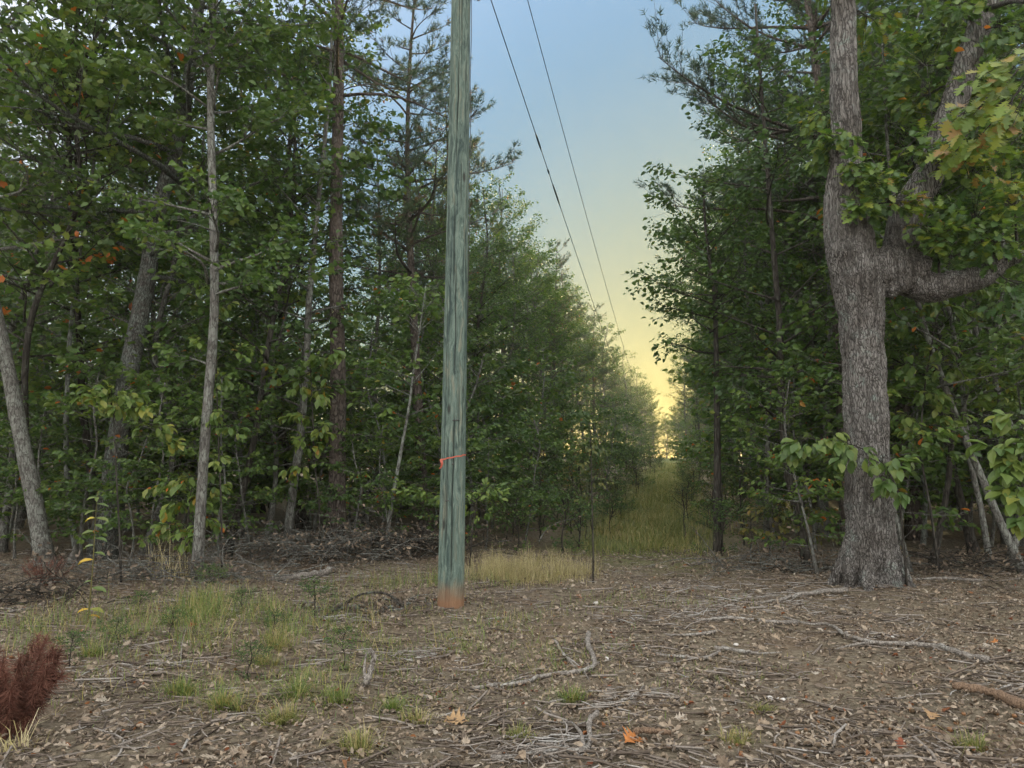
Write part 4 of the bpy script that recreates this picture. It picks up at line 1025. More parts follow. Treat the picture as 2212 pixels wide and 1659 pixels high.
leafy('sapling', 'tree', 'yellow-brown bushy sapling between the bowed dark trunk and great oak', (1660, 1222), [(1665, 1150), (1670, 1090)],
      [(1640, 1110, 0, .4, 12), (1690, 1100, 0, .4, 12), (1720, 1130, .1, .4, 12), (1660, 1150, 0, .4, 10), (1760, 1110, .2, .4, 12), (1780, 1160, .2, .4, 10), (1610, 1140, .2, .35, 8)], 309, .015, leafm='leaf_autumn', size=.085, tone=(.2, .75))
leafy('sapling', 'tree', 'leafy sapling half hiding the pale forked stem', (480, 1250), [(478, 1100), (472, 950), (468, 800), (470, 660)],
      [(450, 900, -.2, .25, 6), (480, 820, -.1, .3, 8), (440, 740, -.2, .28, 7), (490, 660, 0, .32, 8), (510, 930, 0, .3, 7), (430, 620, 0, .3, 7), (470, 990, -.1, .28, 6), (520, 760, 0, .3, 7)], 311, .016, leafm='leaf_edge', size=.12)
leafy('sapling', 'tree', 'thin dark sapling standing alone in the mouth of the grassy cut', (1281, 1258), [(1281, 1180), (1279, 1090), (1277, 1000), (1276, 930)],
      [(1275, 960, 0, .25, 7), (1260, 1010, 0, .22, 6), (1295, 1040, 0, .2, 5), (1270, 1080, 0, .2, 5), (1290, 980, 0, .2, 5)], 310, .013, leafm='leaf_autumn', size=.06, tone=(.1, .6))

# tall weed with yellowing leaves
def build_weed():
    rng = np.random.default_rng(33)
    b = G(190, 1345); Y = b[1]
    S = resample([np.zeros(3)] + [PT(x, y, Y) - b for x, y in ((196, 1280), (202, 1200), (206, 1120), (212, 1060))], 20)
    g = Geo(); tubes(g, S, np.linspace(.008, .003, 20), 6, .5)
    root = thing('weed', b, 'tall single-stemmed weed with yellow lower leaves by the broad leaning oak', 'weed')
    obj('stem', g.mesh('stem', tone_mat('weed_stalk', [(0, (.12, .11, .04)), (1, (.16, .15, .06))])), root)
    wm = leaf_mat('weed_leaf', [(0, (.08, .14, .05)), (.5, (.16, .2, .06)), (.75, (.5, .42, .05)), (1, (.55, .3, .04))], .3, .45)
    spec = [(.10, 1.2, .12, .95), (.14, 3.6, .10, .8), (.13, .2, .13, .55), (.3, .1, .14, .3), (.34, 3.0, .08, .2), (.5, 3.3, .14, .9), (.55, .3, .1, .25), (.62, 2.8, .12, .35), (.66, .4, .11, .2), (.72, 3.4, .12, .3), (.76, 5.6, .1, .3), (.8, .2, .12, .4), (.84, 2.9, .11, .85), (.88, 4.2, .1, .3), (.92, .6, .1, .2), (.95, 3.5, .1, .3), (.98, 5, .09, .25), (1, 1.4, .09, .3)]
    for t, a, L, tn in spec:
        g = Geo(); p = S[int(t * 19)]
        leaves(g, p[None], np.array([[math.cos(a), math.sin(a) * .6, -.2]]), np.array([[0, -.5, 1.]]), np.array([L * 1.15]), np.array([tn]), BIG, .42)
        obj('leaf', g.mesh('leaf', wm), root)
build_weed()

# dead feathery bushes
M['rust'] = tone_mat('dead_rust_frond', [(0, (.10, .05, .038)), (.6, (.23, .105, .078)), (1, (.36, .19, .135))], .8, 8, .3, .2, .25)
def feathery(label, base, H, wd, n, seed):
    rng = np.random.default_rng(seed); b = G(*base); b[2] -= .02
    g = Geo()
    m = 30; az = rng.uniform(0, 6.28, m); k = np.linspace(0, 1, 8)
    tip = np.stack([np.cos(az) * wd * rng.uniform(.2, 1, m), np.sin(az) * wd * .8 * rng.uniform(.2, 1, m), H * rng.uniform(.55, 1, m)], -1)
    P = tip[:, None] * np.stack([k ** .8, k ** .8, k], -1)[None] + rng.normal(0, .012, (m, 8, 3)) * k[:, None]
    tubes(g, P, np.tile(np.linspace(.006, .0025, 8), (m, 1)), 4, .2)
    ii = rng.integers(0, m, n); u = rng.uniform(.08, 1, n) * 7; j = np.clip(u.astype(int), 0, 6); fr = (u - j)[:, None]
    o = P[ii, j] * (1 - fr) + P[ii, j + 1] * fr
    out = nrm(o * np.array([1, 1, 0]) + 1e-4)
    d = nrm(out * .25 + rdir(rng, n) * 1.0 + np.array([0, 0, .3])); L = rng.uniform(.035, .12, n) * (H / .8) ** .5
    sv = nrm(np.cross(d, rdir(rng, n))) * .0016
    mid = o + d * (L * .55)[:, None]; end = o + d * L[:, None] + np.array([0, 0, -1.]) * (L * .18)[:, None]
    V = np.stack([o - sv, o + sv, mid + sv * .8, mid - sv * .8, end], 1)
    a = np.arange(n)[:, None] * 5
    g.add(V, a + np.array([[0, 1, 2, 3]]), a + np.array([[3, 2, 4]]), np.repeat(rng.beta(2, 2, n), 5))
    root = thing('dead_bush', b, label, 'dead bush')
    obj('foliage', g.mesh('foliage', M['rust']), root)
feathery('large rust-brown feathery dead bush at the bottom corner of the clearing', (15, 1590), .56, .3, 22000, 61)
feathery('small rust-brown feathery dead bush under the leaning grey trunk', (100, 1270), .42, .38, 2600, 62)

# ------------------------------------------------------------------ litter on the ground
def ground_pts(rng, n, y0=3.2, y1=13, pw=1.0):
    y = y0 + (y1 - y0) * rng.uniform(size=n) ** pw
    x = rng.uniform(-1, 1, n) * (y * .74 + .6)
    return x, y
M['litter'] = tone_mat('dry_fallen_leaf', [(0, (.09, .07, .055)), (.3, (.21, .168, .13)), (.55, (.345, .27, .195)), (.78, (.44, .37, .29)), (.93, (.49, .44, .37)), (.96, (.30, .13, .05)), (1, (.22, .07, .04))], .75, 40, .25, .3, .12)
M['twig'] = tone_mat('dry_twig', [(0, (.07, .055, .045)), (.5, (.2, .165, .135)), (.85, (.34, .31, .28)), (1, (.42, .41, .39))], .85, 60, .25)
def litter():
    rng = np.random.default_rng(91)
    g = Geo()
    for tpl, n, wd, sz in ((LEAF, 70000, .48, (.014, .05)), (BIG, 2400, .5, (.04, .085)), (OAKLEAF, 1300, .62, (.05, .10))):
        x, y = ground_pts(rng, n, 3.1, 13.5, 1.25)
        s = rng.uniform(*sz, n)
        dens = .5 + .5 * np.sin(x * 1.7 + 1) * np.sin(y * 1.3) + .35 * np.clip((x - 1) / 3, -1, 1)
        dens = dens + .6 * np.sin(x * 4.3 + 2 * np.sin(y * 2.1)) * np.sin(y * 3.9 + x); keep = rng.uniform(size=n) < np.clip(.5 + .5 * dens, .12, 1)
        x, y, s = x[keep], y[keep], s[keep]; q = len(x)
        P = np.stack([x, y, hmap(x, y) + rng.uniform(.004, .03, q)], -1)
        a = rng.uniform(0, 6.28, q)
        D = nrm(np.stack([np.cos(a), np.sin(a), rng.normal(0, .4, q)], -1)); N = nrm(np.array([0, 0, 1.]) + rdir(rng, q) * .8)
        ton = np.where(rng.uniform(size=q) < .02, rng.uniform(.95, 1, q), np.clip(rng.beta(2.3, 1.7, q) * .93, 0, .93))
        leaves(g, P, D, N, s, ton, tpl, wd, rng.uniform(-1.5, 3.2, q))
    tag(obj('leaf_litter', g.mesh('leaf_litter', M['litter'])), 'dry brown fallen leaves strewn over the clearing', 'leaf litter', kind='stuff')
    g = Geo(); n = 24000
    x, y = ground_pts(rng, n, 3.1, 13.5, 1.2)
    kp = rng.uniform(size=n) < np.clip(.5 + .6 * np.sin(x * 2.9 + 1.5 * np.sin(y * 1.7)) * np.sin(y * 3.1), .15, 1); x, y = x[kp], y[kp]; n = len(x)
    L = np.where(rng.uniform(size=n) < .85, rng.uniform(.03, .14, n), rng.uniform(.15, .4, n)); a = rng.normal(0, .75, n) + rng.choice([0, math.pi], n)
    d = np.stack([np.cos(a), np.sin(a), rng.normal(0, .09, n)], -1); lat = np.stack([-np.sin(a), np.cos(a), 0 * a], -1)
    c = np.stack([x, y, hmap(x, y) + rng.uniform(.004, .028, n)], -1); k = np.linspace(-.5, .5, 3)
    P = c[:, None] + d[:, None] * (L[:, None] * k)[..., None] + lat[:, None] * (L[:, None] * (rng.normal(0, .09, (n, 1)) * (1 - (k * 2) ** 2)))[..., None]
    tubes(g, P, np.maximum((L * .022 + rng.uniform(.0008, .0028, n))[:, None] * np.array([.9, 1, .6]), .0012), 3, rng.beta(2, 2, n), cap=False)
    # pale flat wood chips and needles of shredded branch
    tag(obj('twig_litter', g.mesh('twig_litter', M['twig'])), 'small dry twigs and wood splinters scattered over the leaves', 'twigs', kind='stuff')
    # patches of grey shredded wood
    g = Geo()
    for px, py, rx, ry, n in ((1180, 1615, .38, .2, 260), (1340, 1512, .3, .2, 140), (880, 1420, .45, .2, 200), (1480, 1330, .9, .35, 420), (1640, 1300, 1.1, .5, 480), (760, 1345, .3, .2, 120), (1150, 1640, .3, .1, 120), (1560, 1275, 1.2, .6, 420), (700, 1250, .9, .4, 300), (300, 1450, .5, .3, 110)):
        c = G(px, py); x = c[0] + rng.normal(0, rx * .5, n); y = c[1] + rng.normal(0, ry * .6, n)
        n = int(n * .5); x = x[:n]; y = y[:n]; L = rng.uniform(.03, .15, n) * rng.choice([1, 1, 1, 2.6], n); a = rng.normal(.1, .75, n)
        d = np.stack([np.cos(a), np.sin(a), rng.normal(0, .06, n)], -1); lat = np.stack([-np.sin(a), np.cos(a), 0 * a], -1)
        cc = np.stack([x, y, hmap(x, y) + rng.uniform(.005, .05, n)], -1); k = np.linspace(-.5, .5, 4)
        P = cc[:, None] + d[:, None] * (L[:, None] * k)[..., None] + lat[:, None] * (L[:, None] * (rng.normal(0, .1, (n, 1)) * np.sin(k * 5)))[..., None]
        tubes(g, P, rng.uniform(.0015, .006, (n, 1)) * np.array([.6, 1, .9, .4]), 4, np.clip(rng.normal(.78, .17, n), 0, 1))
    tag(obj('shredded_wood', g.mesh('shredded_wood', M['twig'])), 'grey weathered wood shreds left in streaks over the litter', 'wood debris', kind='stuff')
litter()

# ------------------------------------------------------------------ fallen branches, logs, brush
M['dead_wood'] = bark_mat('weathered_dead_wood', (.15, .135, .12), (.40, .37, .335), (.5, .52, .49), .3, 24, .6, .35, .6)
M['dead_brown'] = bark_mat('brown_dead_wood', (.09, .06, .042), (.32, .225, .155), None, 0, 40, .5, .3, .4)
def stick(name, label, pts, r0, r1, forks=(), mat='dead_wood', lift=0, seed=0, cat='branch', group='fallen branches on the clearing'):
    rng = np.random.default_rng(500 + seed)
    def gp(p):
        q = G(p[0], p[1]); q[2] += (p[2] if len(p) > 2 else 0) + lift; return q
    r0, r1 = r0 * 1.05, r1 * 1.05; P0 = [gp(p) for p in pts]; b = P0[0].copy()
    P = resample([p - b for p in P0], 6 * len(pts)); P = P + rng.normal(0, r0 * .2, P.shape); P[:, 2] += r0 * 1.1 + .012
    g = Geo(); n = len(P); tubes(g, P, np.linspace(r0, r1, n) * (1 + .15 * rng.uniform(-1, 1, n)), 9, rng=rng, rough=.07)
    root = thing(name, b, label, cat, group)
    obj('stem', g.mesh('stem', M[mat]), root)
    for f in forks:
        rf = f[-1] * 1.05; Q0 = [gp(p) - b for p in f[:-1]]
        Q = resample(Q0, 10); Q[:, 2] += r0 * 1.1 + .01; g = Geo(); tubes(g, Q, np.linspace(rf, rf * .4, 10), 7, rng=rng, rough=.07)
        obj('fork', g.mesh('fork', M[mat]), root)
stick('fallen_branch', 'long pale curving branch lying below the great oak', [(2138, 1437), (2080, 1424), (2020, 1404), (1950, 1400), (1880, 1396), (1830, 1382), (1790, 1358), (1740, 1354), (1690, 1340)], .024, .007, [((1890, 1397), (1845, 1402), (1806, 1412), .013), ((1960, 1399), (1990, 1385), (2010, 1370, .05), .006)], seed=1)
stick('fallen_branch', 'crooked grey branch with an upturned end in mid clearing', [(1015, 1494), (1060, 1490), (1120, 1484), (1180, 1466), (1250, 1458), (1282, 1445), (1282, 1425), (1270, 1405, .03), (1272, 1385, .05)], .013, .022, [((1180, 1466), (1130, 1470), (1060, 1498), .008), ((1262, 1458), (1275, 1480), .006)], seed=2)
stick('fallen_branch', 'thin stick lying just above the crooked grey branch', [(1198, 1388), (1215, 1415), (1242, 1448)], .012, .008, seed=3)
stick('fallen_branch', 'dark branch arching off the ground near the utility pole', [(690, 1345), (730, 1325, .04), (770, 1310, .09), (810, 1305, .11), (845, 1308, .08), (872, 1316, .0)], .008, .015, [((845, 1308, .08), (870, 1314, .05), (900, 1322), .007)], mat='bark_dark', seed=4)
stick('wood_stub', 'short gnarled pale wood stub standing up from the leaves', [(790, 1488), (800, 1478, .06), (806, 1474, .12), (798, 1474, .20)], .022, .014, [((790, 1488), (786, 1478, .08), (790, 1472, .17), .013)], seed=5, cat='wood stub')
stick('fallen_branch', 'pale stick curving beside the green tuft in mid clearing', [(1278, 1532), (1320, 1528), (1365, 1514), (1392, 1490)], .012, .006, [((1270, 1500), (1310, 1500), (1345, 1490), .008)], seed=6)
stick('fallen_branch', 'splintered grey branch fork at the bottom middle of the clearing', [(1060, 1648), (1130, 1640), (1200, 1632), (1262, 1628), (1275, 1605), (1272, 1580, .03), (1290, 1560, .04)], .010, .016, [((1262, 1630), (1255, 1600, .02), (1235, 1575, .02), .015), ((1272, 1600), (1340, 1592), .008), ((1235, 1575, .02), (1200, 1568), (1170, 1562), .007)], seed=7)
stick('fallen_branch', 'straight pale stick lying in the middle distance before the grassy cut', [(1438, 1377), (1490, 1376), (1545, 1370)], .008, .015, seed=8)
stick('fallen_branch', 'flat pale stick below the trail, the upper of two', [(1545, 1406), (1590, 1412), (1640, 1420)], .016, .012, [((1640, 1420), (1690, 1416), .009)], seed=9)
stick('fallen_branch', 'curved stick below the trail, the lower of two', [(1418, 1420), (1470, 1424), (1520, 1428), (1555, 1414)], .010, .013, [((1500, 1428), (1460, 1436), .009)], seed=10)
stick('bark_slab', 'tan slab of bark lying at the frame edge', [(2058, 1492), (2110, 1500), (2160, 1514), (2230, 1545)], .022, .034, mat='dead_brown', seed=11, cat='bark')
stick('fallen_branch', 'grey limb trailing from the great oak roots to the trail', [(1830, 1280), (1780, 1284), (1730, 1292), (1680, 1305), (1640, 1310)], .03, .010, [((1740, 1290), (1690, 1288), (1650, 1292), .012)], seed=12)
stick('fallen_branch', 'long low pale branch between the great oak and mid clearing', [(1505, 1346), (1580, 1340), (1660, 1348), (1725, 1352)], .012, .018, [((1580, 1340), (1550, 1325), (1520, 1322), .008)], seed=13)
stick('fallen_branch', 'long bent stick reaching toward the tall weed', [(-20, 1332), (60, 1318), (130, 1296), (185, 1268, .05), (236, 1210, .25)], .010, .004, seed=14)
stick('fallen_branch', 'low stick lying behind the tall weed', [(40, 1345), (130, 1330), (190, 1322), (260, 1340)], .007, .004, seed=15)
stick('log', 'grey mossy log half buried in the brush pile', [(585, 1258), (640, 1254), (700, 1244), (718, 1238)], .035, .045, seed=16, cat='log')
stick('fallen_branch', 'pale dead limb propped beside the thin pale crooked stem', [(150, 1222), (175, 1195, .15), (200, 1180, .32), (235, 1150, .75), (250, 1130, 1.0)], .045, .018, [((175, 1195, .15), (180, 1175, .4), .018)], seed=17)
stick('fallen_branch', 'short stick under the green grass patch', [(270, 1442), (330, 1440), (400, 1436), (460, 1432)], .008, .005, [((390, 1436), (392, 1415, .06), (400, 1405, .16), .005)], seed=18)
stick('fallen_branch', 'broken tan stick in the bottom corner by the bark slab', [(1990, 1580), (2030, 1590), (2065, 1610)], .012, .008, mat='dead_brown', seed=19)
stick('fallen_branch', 'pale stick beyond the great oak foot', [(1970, 1256), (2040, 1254), (2120, 1258)], .014, .02, seed=20)
stick('wood_chunk', 'pale split wood chunk right of the splintered branch fork', [(1370, 1592), (1400, 1590), (1445, 1594)], .018, .014, mat='dead_brown', seed=21, cat='wood')

def brush(label, px, py, rx, ry, h, n, seed, mat='bark_grey', Lm=1.3):
    rng = np.random.default_rng(seed); b = G(px, py); g = Geo(); k = np.linspace(0, 1, 6)
    x = rng.normal(0, rx * .5, n); y = rng.normal(0, ry * .5, n); L = rng.uniform(.23 * Lm, Lm, n); a = rng.uniform(0, 6.28, n); el = np.abs(rng.normal(.25, .35, n)) * min(Lm, 1)
    z0 = hmap(b[0] + x, b[1] + y) - b[2] + rng.uniform(0, h * .45, n)
    d = np.stack([np.cos(a) * np.cos(el), np.sin(a) * np.cos(el), np.sin(el)], -1); lat = np.stack([-np.sin(a), np.cos(a), 0 * a], -1)
    P = np.stack([x, y, z0], -1)[:, None] + d[:, None] * (L[:, None] * k)[..., None] + lat[:, None] * (L[:, None] * rng.normal(0, .14, (n, 1)) * np.sin(k * 4))[..., None] + np.array([0, 0, -1.]) * (L[:, None] * .3 * k ** 2)[..., None]
    P[..., 2] = np.maximum(P[..., 2], hmap(b[0] + P[..., 0], b[1] + P[..., 1]) - b[2] + .005)
    tubes(g, P, rng.uniform(.003, .011, (n, 1)) * (1 - .7 * k), 4, cap=False)
    ii = rng.integers(0, n, n * 3); j = rng.integers(1, 6, n * 3); q = n * 3
    d2 = nrm(d[ii] + rdir(rng, q) * .9); l2 = rng.uniform(.08, .3, q) * Lm; k3 = np.linspace(0, 1, 3)
    tubes(g, P[ii, j][:, None] + d2[:, None] * (l2[:, None] * k3)[..., None], np.tile(.003 * (1 - .6 * k3), (q, 1)), 3, cap=False)
    root = thing('brush_pile', b, label, 'brush pile', 'piles of dead brush')
    obj('tangle', g.mesh('tangle', M[mat]), root)
    lf = Geo(); q = n * 4; ii = rng.integers(0, n, q); j = rng.integers(1, 6, q)
    leaves(lf, P[ii, j] + rng.normal(0, .03, (q, 3)), rdir(rng, q), nrm(rdir(rng, q) + [0, 0, .6]), rng.uniform(.04, .09, q), rng.beta(2, 3, q) * .7, LEAF, .5)
    obj('dead_leaves', lf.mesh('dead_leaves', M['litter']), root)
brush('wide tangled pile of dead brush around the straight reddish pine', 690, 1212, 2.2, .9, 1.0, 300, 71)
brush('brush pile of fine twigs under the slender bending pine', 900, 1205, 1.4, .7, .8, 170, 72, 'bark_dark')
brush('small dark heap of twigs near the arching branch', 815, 1318, .7, .25, .06, 70, 73, 'bark_grey', .5)
brush('low brush strewn from the broad leaning oak to the pale forked stem', 330, 1252, 1.8, .5, .5, 150, 74)
brush('low brush by the leaning grey trunk at the frame edge', 40, 1300, 1.2, .5, .3, 70, 75, 'bark_dark')
brush('scrubby dead brush between the bowed trunk and great oak', 1700, 1235, 1.4, .5, .4, 90, 76)
brush('low dead brush beyond the great oak foot', 2080, 1232, 1.5, .5, .5, 80, 77, 'bark_dark')

# ------------------------------------------------------------------ grass
M['grass_green'] = leaf_mat('green_grass_blade', [(0, (.08, .13, .045)), (.5, (.14, .2, .06)), (.85, (.24, .26, .09)), (1, (.34, .28, .14))], .3, .5)
M['grass_dry'] = leaf_mat('dry_grass_blade', [(0, (.2, .175, .09)), (.4, (.36, .31, .18)), (.8, (.52, .45, .29)), (1, (.6, .53, .37))], .3, .6)
M['grass_mix'] = leaf_mat('trail_grass_blade', [(0, (.11, .135, .05)), (.5, (.19, .21, .075)), (.8, (.29, .27, .12)), (1, (.36, .3, .16))], .3, .55)  # olive lightened so the tree-shaded trail looks lit
def blades(g, rng, x, y, h, lean_=.5, wd=.004, out=None):
    n = len(x)
    a = rng.uniform(0, 6.28, n) if out is None else out
    b = np.stack([x, y, hmap(x, y) - .005], -1); dh = np.stack([np.cos(a), np.sin(a), 0 * a], -1)
    ln = np.abs(rng.normal(0, lean_, n)) + .08
    sv = np.stack([-np.sin(a), np.cos(a), 0 * a], -1) * wd
    tw = rng.uniform(-1, 1, (n, 1)); sv = nrm(sv + dh * wd * tw) * wd
    m1 = b + dh * (h * ln * .35)[:, None] + np.array([0, 0, 1.]) * (h * .6)[:, None]
    t = b + dh * (h * ln)[:, None] + np.array([0, 0, 1.]) * (h * (1 - .3 * np.minimum(ln, 1.6)))[:, None]
    V = np.stack([b - sv, b + sv, m1 + sv * .75, m1 - sv * .75, t], 1); q = np.arange(n)[:, None] * 5
    g.add(V, q + np.array([[0, 1, 2, 3]]), q + np.array([[3, 2, 4]]), np.repeat(np.clip(rng.beta(2, 2.2, n), 0, 1), 5))
def grass():
    rng = np.random.default_rng(123)
    g = Geo()                                                              # thin ground grass on the clearing
    for px, py, rx, ry, n, h in ((420, 1335, 1.9, 1.2, 3200, .19), (560, 1360, 1.1, .6, 900, .19), (330, 1400, 1.0, .45, 600, .13), (450, 1320, .5, .4, 700, .24), (600, 1345, .4, .3, 500, .22), (1100, 1400, 1.2, .7, 1300, .07), (880, 1400, 1.0, .6, 1000, .08), (700, 1480, .9, .5, 900, .08), (1000, 1330, 1.2, .5, 900, .09), (930, 1260, 1.4, .5, 1500, .2), (600, 1500, 1, .3, 600, .08), (1250, 1420, 1.5, .6, 700, .05), (1560, 1470, 1.5, .6, 500, .05), (1400, 1300, 1.4, .6, 900, .09), (1150, 1560, .9, .3, 300, .05), (250, 1360, 1.3, .7, 1600, .13), (700, 1400, 1.6, .8, 1100, .08), (480, 1470, 1.6, .5, 900, .08), (1000, 1470, 1.6, .5, 700, .06)):
        c = G(px, py); x = c[0] + rng.normal(0, rx * .5, n); y = c[1] + rng.normal(0, ry * .6, n)
        ok_ = rng.uniform(size=n) < np.clip(.5 + .8 * np.sin(x * 6.1 + 2 * np.sin(y * 4.3)) * np.sin(y * 7.7 + x * 2), .06, 1); x, y = x[ok_], y[ok_]; n = len(x)
        blades(g, rng, x, y, h * (rng.beta(1.5, 2.2, n) * 1.9 + .1), .9, .0026); g.tone[-1] = np.where(np.repeat(rng.uniform(size=n) < .25, 5), 1.0, g.tone[-1])
    tag(obj('grass', g.mesh('grass', M['grass_green'])), 'thin green grass scattered over the near clearing', 'grass', kind='stuff')
    g = Geo(); n = 62000
    u = 12.6 + 60 * rng.uniform(size=n) ** 1.9; s = -.65 + rng.normal(0, 1, n) * np.interp(u, [13, 25, 50], [.55, .75, 1.1])
    xy = np.stack([u * math.sin(CA) + s * math.cos(CA), u * math.cos(CA) - s * math.sin(CA)], -1)
    sel = (np.abs(s + .8) < 2.3) & (u > 12.6 + 3.2 * rng.uniform(size=n)) & (rng.uniform(size=n) < np.clip(.55 + .9 * np.sin(s * 3.1 + np.sin(u * 1.3)) * np.sin(u * 1.7 + s), .1, 1)); xy = xy[sel]; n = len(xy)
    cl_ = .35 + .9 * np.abs(np.sin(xy[:, 0] * 2.7 + np.sin(xy[:, 1] * 1.3) * 2) * np.sin(xy[:, 1] * 1.9 + xy[:, 0])); blades(g, rng, xy[:, 0], xy[:, 1], (rng.beta(1.3, 2.6, n) * .62 + .05) * cl_, .75, .006); g.tone[-1] = np.clip(g.tone[-1] + np.repeat(.3 * np.sin(xy[:, 0] * 1.9 + 1) * np.sin(xy[:, 1] * 1.1), 5) + np.repeat(np.where(rng.uniform(size=n) < .15, .5, 0), 5), 0, 1)
    tag(obj('trail_grass', g.mesh('trail_grass', M['grass_mix'])), 'olive grass growing down the trail of the cut', 'grass', kind='stuff')
    g = Geo()
    for px, py, rx, ry, n, h in ((1100, 1250, .55, .4, 1300, .32), (1190, 1250, .55, .4, 1100, .28), (1065, 1238, .3, .4, 600, .36), (1140, 1228, .8, .4, 900, .38), (1250, 1240, .3, .4, 350, .3)):
        c = G(px, py); x = c[0] + rng.normal(0, rx * .5, n); y = c[1] + rng.normal(0, ry * .6, n); blades(g, rng, x, y, h * rng.beta(1.6, 1.8, n) * 1.5 * (.6 + .5 * np.abs(np.sin(x * 7) * np.sin(y * 9 + x * 3))), .7, .0022)
    tag(obj('dry_grass', g.mesh('dry_grass', M['grass_dry'])), 'patch of golden dry grass beside the utility pole', 'grass', kind='stuff')
grass()
TUFTS = [(395, 1500, .17, 260, 'bright green grass tuft below the green grass patch', 'grass_green'), (490, 1535, .14, 300, 'dense dark green grass tuft with pale dead base', 'grass_green'), (640, 1500, .15, 200, 'fine green tuft between the dense tuft and wood stub', 'grass_green'), (600, 1400, .2, 170, 'tall yellow-green tuft at the end of the green grass patch', 'grass_mix'),
         (610, 1560, .13, 200, 'straw-coloured tuft with green blades along its front', 'grass_mix'), (770, 1620, .14, 220, 'olive tuft at the bottom of the clearing below the wood stub', 'grass_mix'), (825, 1540, .14, 140, 'slim green tuft just under the wood stub', 'grass_green'), (735, 1515, .13, 120, 'small green tuft just before the wood stub', 'grass_green'),
         (890, 1560, .10, 120, 'small yellowish tuft right of the slim green tuft', 'grass_mix'), (1240, 1515, .11, 200, 'round green tuft under the crooked grey branch', 'grass_green'), (1125, 1600, .09, 130, 'low yellow-green tuft above the splintered branch fork', 'grass_mix'), (1600, 1608, .09, 110, 'sparse olive tuft in the bottom litter under the white pebble', 'grass_mix'),
         (1630, 1535, .08, 110, 'pale low tuft straight below the long pale branch', 'grass_mix'), (2120, 1620, .10, 140, 'thin tuft in the bottom corner below the bark slab', 'grass_mix'), (570, 1435, .13, 150, 'tuft between green grass patch and dense dark green tuft', 'grass_mix'), (200, 1420, .14, 160, 'blue-green tuft beside the large rust-brown bush', 'grass_green'),
         (395, 1250, .6, 60, 'tall dry stalks standing at the foot of the pale forked stem', 'grass_dry'), (330, 1245, .55, 50, 'tall arching dry stalks by the broad leaning oak', 'grass_dry'), (20, 1625, .2, 40, 'dry blades poking from the large rust-brown bush', 'grass_dry'), (780, 1305, .2, 60, 'yellowish sprout under the arching dark branch', 'grass_mix')]
for i, (px, py, h, n, lab, mt) in enumerate(TUFTS):
    rng = np.random.default_rng(900 + i); c = G(px, py); g = Geo(); n = int(n * 1.3)
    nc = 1 if i == 6 else 3 + i % 3; cx = rng.normal(0, .03 + .15 * h, nc); cyy = rng.normal(0, .02 + .09 * h, nc); ci = rng.integers(0, nc, n)
    a = rng.uniform(0, 6.28, n); r_ = np.abs(rng.normal(0, .02 + .07 * h, n)) * np.where(rng.uniform(size=n) < .12, 3, 1)
    x = c[0] + cx[ci] + np.cos(a) * r_; y = c[1] + cyy[ci] + np.sin(a) * r_
    hh = h * 1.35 * (rng.beta(1.7, 2.0, n) * 1.2 + .1) * rng.uniform(.6, 1.1, nc)[ci]
    blades(g, rng, x, y, hh, .95 if h < .4 else .35, .0026, a + rng.normal(0, .8, n))
    dry = np.repeat(rng.uniform(size=n) < .3, 5); g.tone[-1] = np.where(dry, 1.0, g.tone[-1])
    for k in range(len(g.v)): g.v[k] = g.v[k] - c
    root = thing('grass_tuft', c, lab, 'grass tuft', 'grass tufts on the clearing')
    obj('blades', g.mesh('blades', M[mt]), root)

WEEDS = [(300, 1330), (370, 1380), (250, 1405), (520, 1330), (590, 1385), (680, 1330), (450, 1290), (150, 1440), (740, 1440), (540, 1470)]
rng = np.random.default_rng(808)
for i, (px, py) in enumerate(sorted(WEEDS)):
    place('weed', VARS['B0'], G(px, py) - np.array([0, 0, .02]), rng.uniform(0, 6.28), rng.uniform(.13, .26), f'small leafy green weed in the grassy ground before the wood, {ORD[i]} of ten', 'weed', 'small weeds on the clearing')

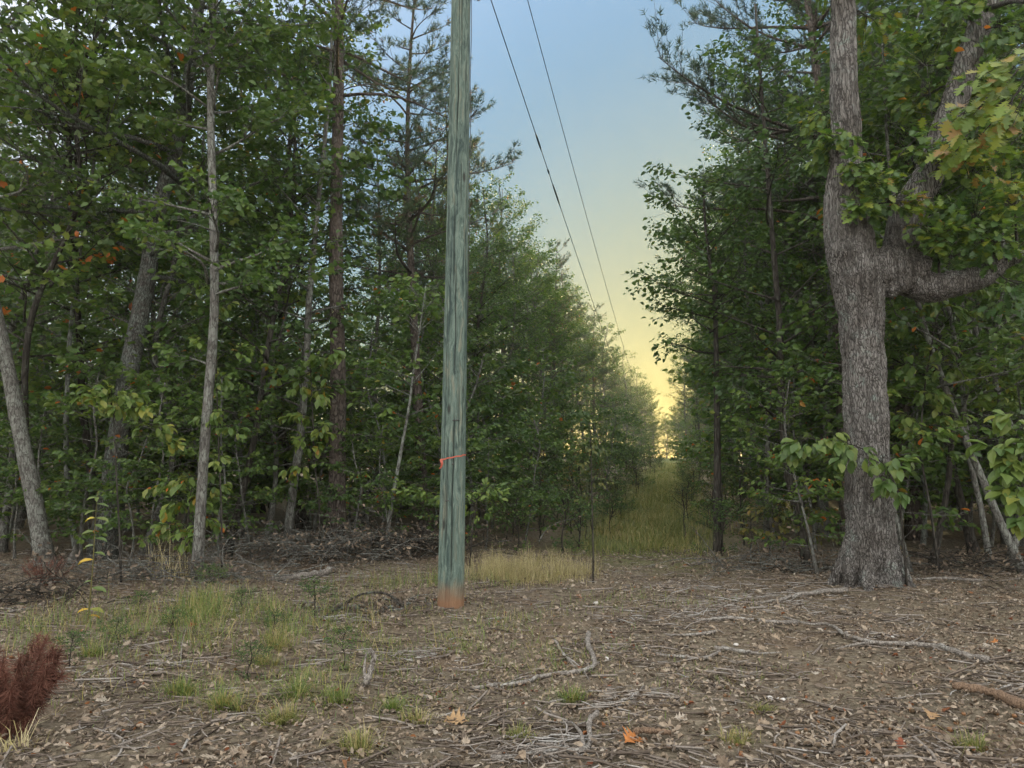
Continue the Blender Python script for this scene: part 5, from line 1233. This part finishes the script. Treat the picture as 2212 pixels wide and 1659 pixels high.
# ------------------------------------------------------------------ small finds
def small():
    rng = np.random.default_rng(44)
    stone = plain('pale_quartz', (.62, .6, .57), .6, 0, 30, .25)
    for i, (px, py, s, lab) in enumerate(((1664, 1512, .022, 'white pebble right of the round green tuft'), (1928, 1378, .016, 'white pebble under the long pale branch fork'), (1395, 1428, .02, 'white pebble above the lower curved stick'), (1288, 1306, .03, 'pale stone below the golden grass'), (1252, 1290, .022, 'small pale stone nearest the golden grass'), (1590, 1395, .02, 'pale stone above the flat pale stick'), (2345 * .72, 2105 * .72, .025, 'pale chip left of the tan stick'), (1310, 1425, .02, 'tiny pale stone beside the upturned branch end'))):
        c = G(px, py); g = Geo(); th = np.linspace(0, 6.283, 9, endpoint=False)
        prof = [(-.5, .5), (-.1, 1), (.3, .85), (.62, .45)]
        V = np.array([[math.cos(a) * r_ * s * 1.3 * rng.uniform(.8, 1.2), math.sin(a) * r_ * s * rng.uniform(.8, 1.2), z * s + s * .5] for z, r_ in prof for a in th])
        q = [[k * 9 + j, k * 9 + (j + 1) % 9, (k + 1) * 9 + (j + 1) % 9, (k + 1) * 9 + j] for k in range(3) for j in range(9)]
        g.add(V, q, [[27, 27 + j, 28 + j] for j in range(1, 8)])
        tag(obj('stone', g.mesh('stone', stone), None, c, rng.uniform(0, 6)), lab, 'stone', 'pale stones on the clearing')
    am = tone_mat('acorn_shell', [(0, (.16, .075, .03)), (1, (.34, .17, .07))], .4, 50, .2, .5)
    capm = tone_mat('acorn_cap', [(0, (.10, .07, .045)), (1, (.14, .1, .06))], .9, 90, .4)
    g = Geo(); prof = [(0, .35), (.15, .8), (.4, 1), (.65, .95), (.85, .6), (.97, .2), (1.02, .03)]
    tubes(g, np.array([[0, 0, z * .022] for z, _ in prof]), np.array([r_ * .0095 for _, r_ in prof]), 10); nut = g.mesh('nut', am)
    g = Geo(); tubes(g, np.array([[0, 0, z] for z in (-.006, -.004, .002, .006)]), np.array([.003, .0085, .0112, .0105]), 10); cap = g.mesh('cap', capm)
    x, y = [], []
    for k in range(44):
        px, py = (rng.uniform(1500, 2200), rng.uniform(1540, 1655)) if k < 30 else (rng.uniform(1280, 1720), rng.uniform(1450, 1650))
        c = G(px, py, .012)
        r = tag(obj('acorn', None, None, c), 'small brown acorn lying in the bottom leaf litter under the oak side', 'acorn', 'acorns in the leaf litter')
        r.rotation_euler = (rng.uniform(1.1, 2), 0, rng.uniform(0, 6.28)); s = rng.uniform(1.1, 1.6); r.scale = (s, s, s)
        obj('nut', nut, r)
        if rng.uniform() < .5: obj('cap', cap, r)
    # the orange leaf and a few pale ones that stand out
    lm_ = tone_mat('orange_leaf', [(0, (.5, .2, .06)), (1, (.45, .3, .16))], .7, 30, .2, .3, .15)
    for px, py, L, tn, lab in ((1350, 1612, .15, 0, 'curled orange oak leaf beside the splintered branch fork'), (2010, 1545, .12, .9, 'pale tan oak leaf beside the bark slab'), (1010, 1565, .15, 1, 'pale lobed leaf right of the small yellowish tuft'), (2160, 1395, .1, .1, 'orange leaf by the end of the long pale branch')):
        c = G(px, py, .02); g = Geo(); a = rng.uniform(0, 6.28)
        leaves(g, np.zeros((1, 3)), np.array([[math.cos(a), math.sin(a), .15]]), np.array([[.1, -.5, 1.]]), np.array([L]), np.array([tn]), OAKLEAF, .75, np.array([2.4]))
        tag(obj('fallen_leaf', g.mesh('fallen_leaf', lm_), None, c), lab, 'leaf', 'leaves that stand out on the litter')
small()

# ------------------------------------------------------------------ haze in the evening air
def haze():
    m, t, out = new_mat('evening_haze')
    v = nd(t, 'VolumePrincipled', Density=HAZE_D, Anisotropy=.6)
    v.inputs['Color'].default_value = (.95, .9, .78, 1)
    t.links.new(v.outputs[0], out.inputs['Volume'])
    g = Geo(); x0, x1, y0, y1, z0, z1 = -405, 405, -65, 425, -1.2, 20
    g.add([[x, y, z] for z in (z0, z1) for y in (y0, y1) for x in (x0, x1)], [[0, 2, 3, 1], [4, 5, 7, 6], [0, 1, 5, 4], [2, 6, 7, 3], [0, 4, 6, 2], [1, 3, 7, 5]])
    tag(obj('haze', g.mesh('haze', m)), kind='stuff')
HAZE_D = .0011
haze()
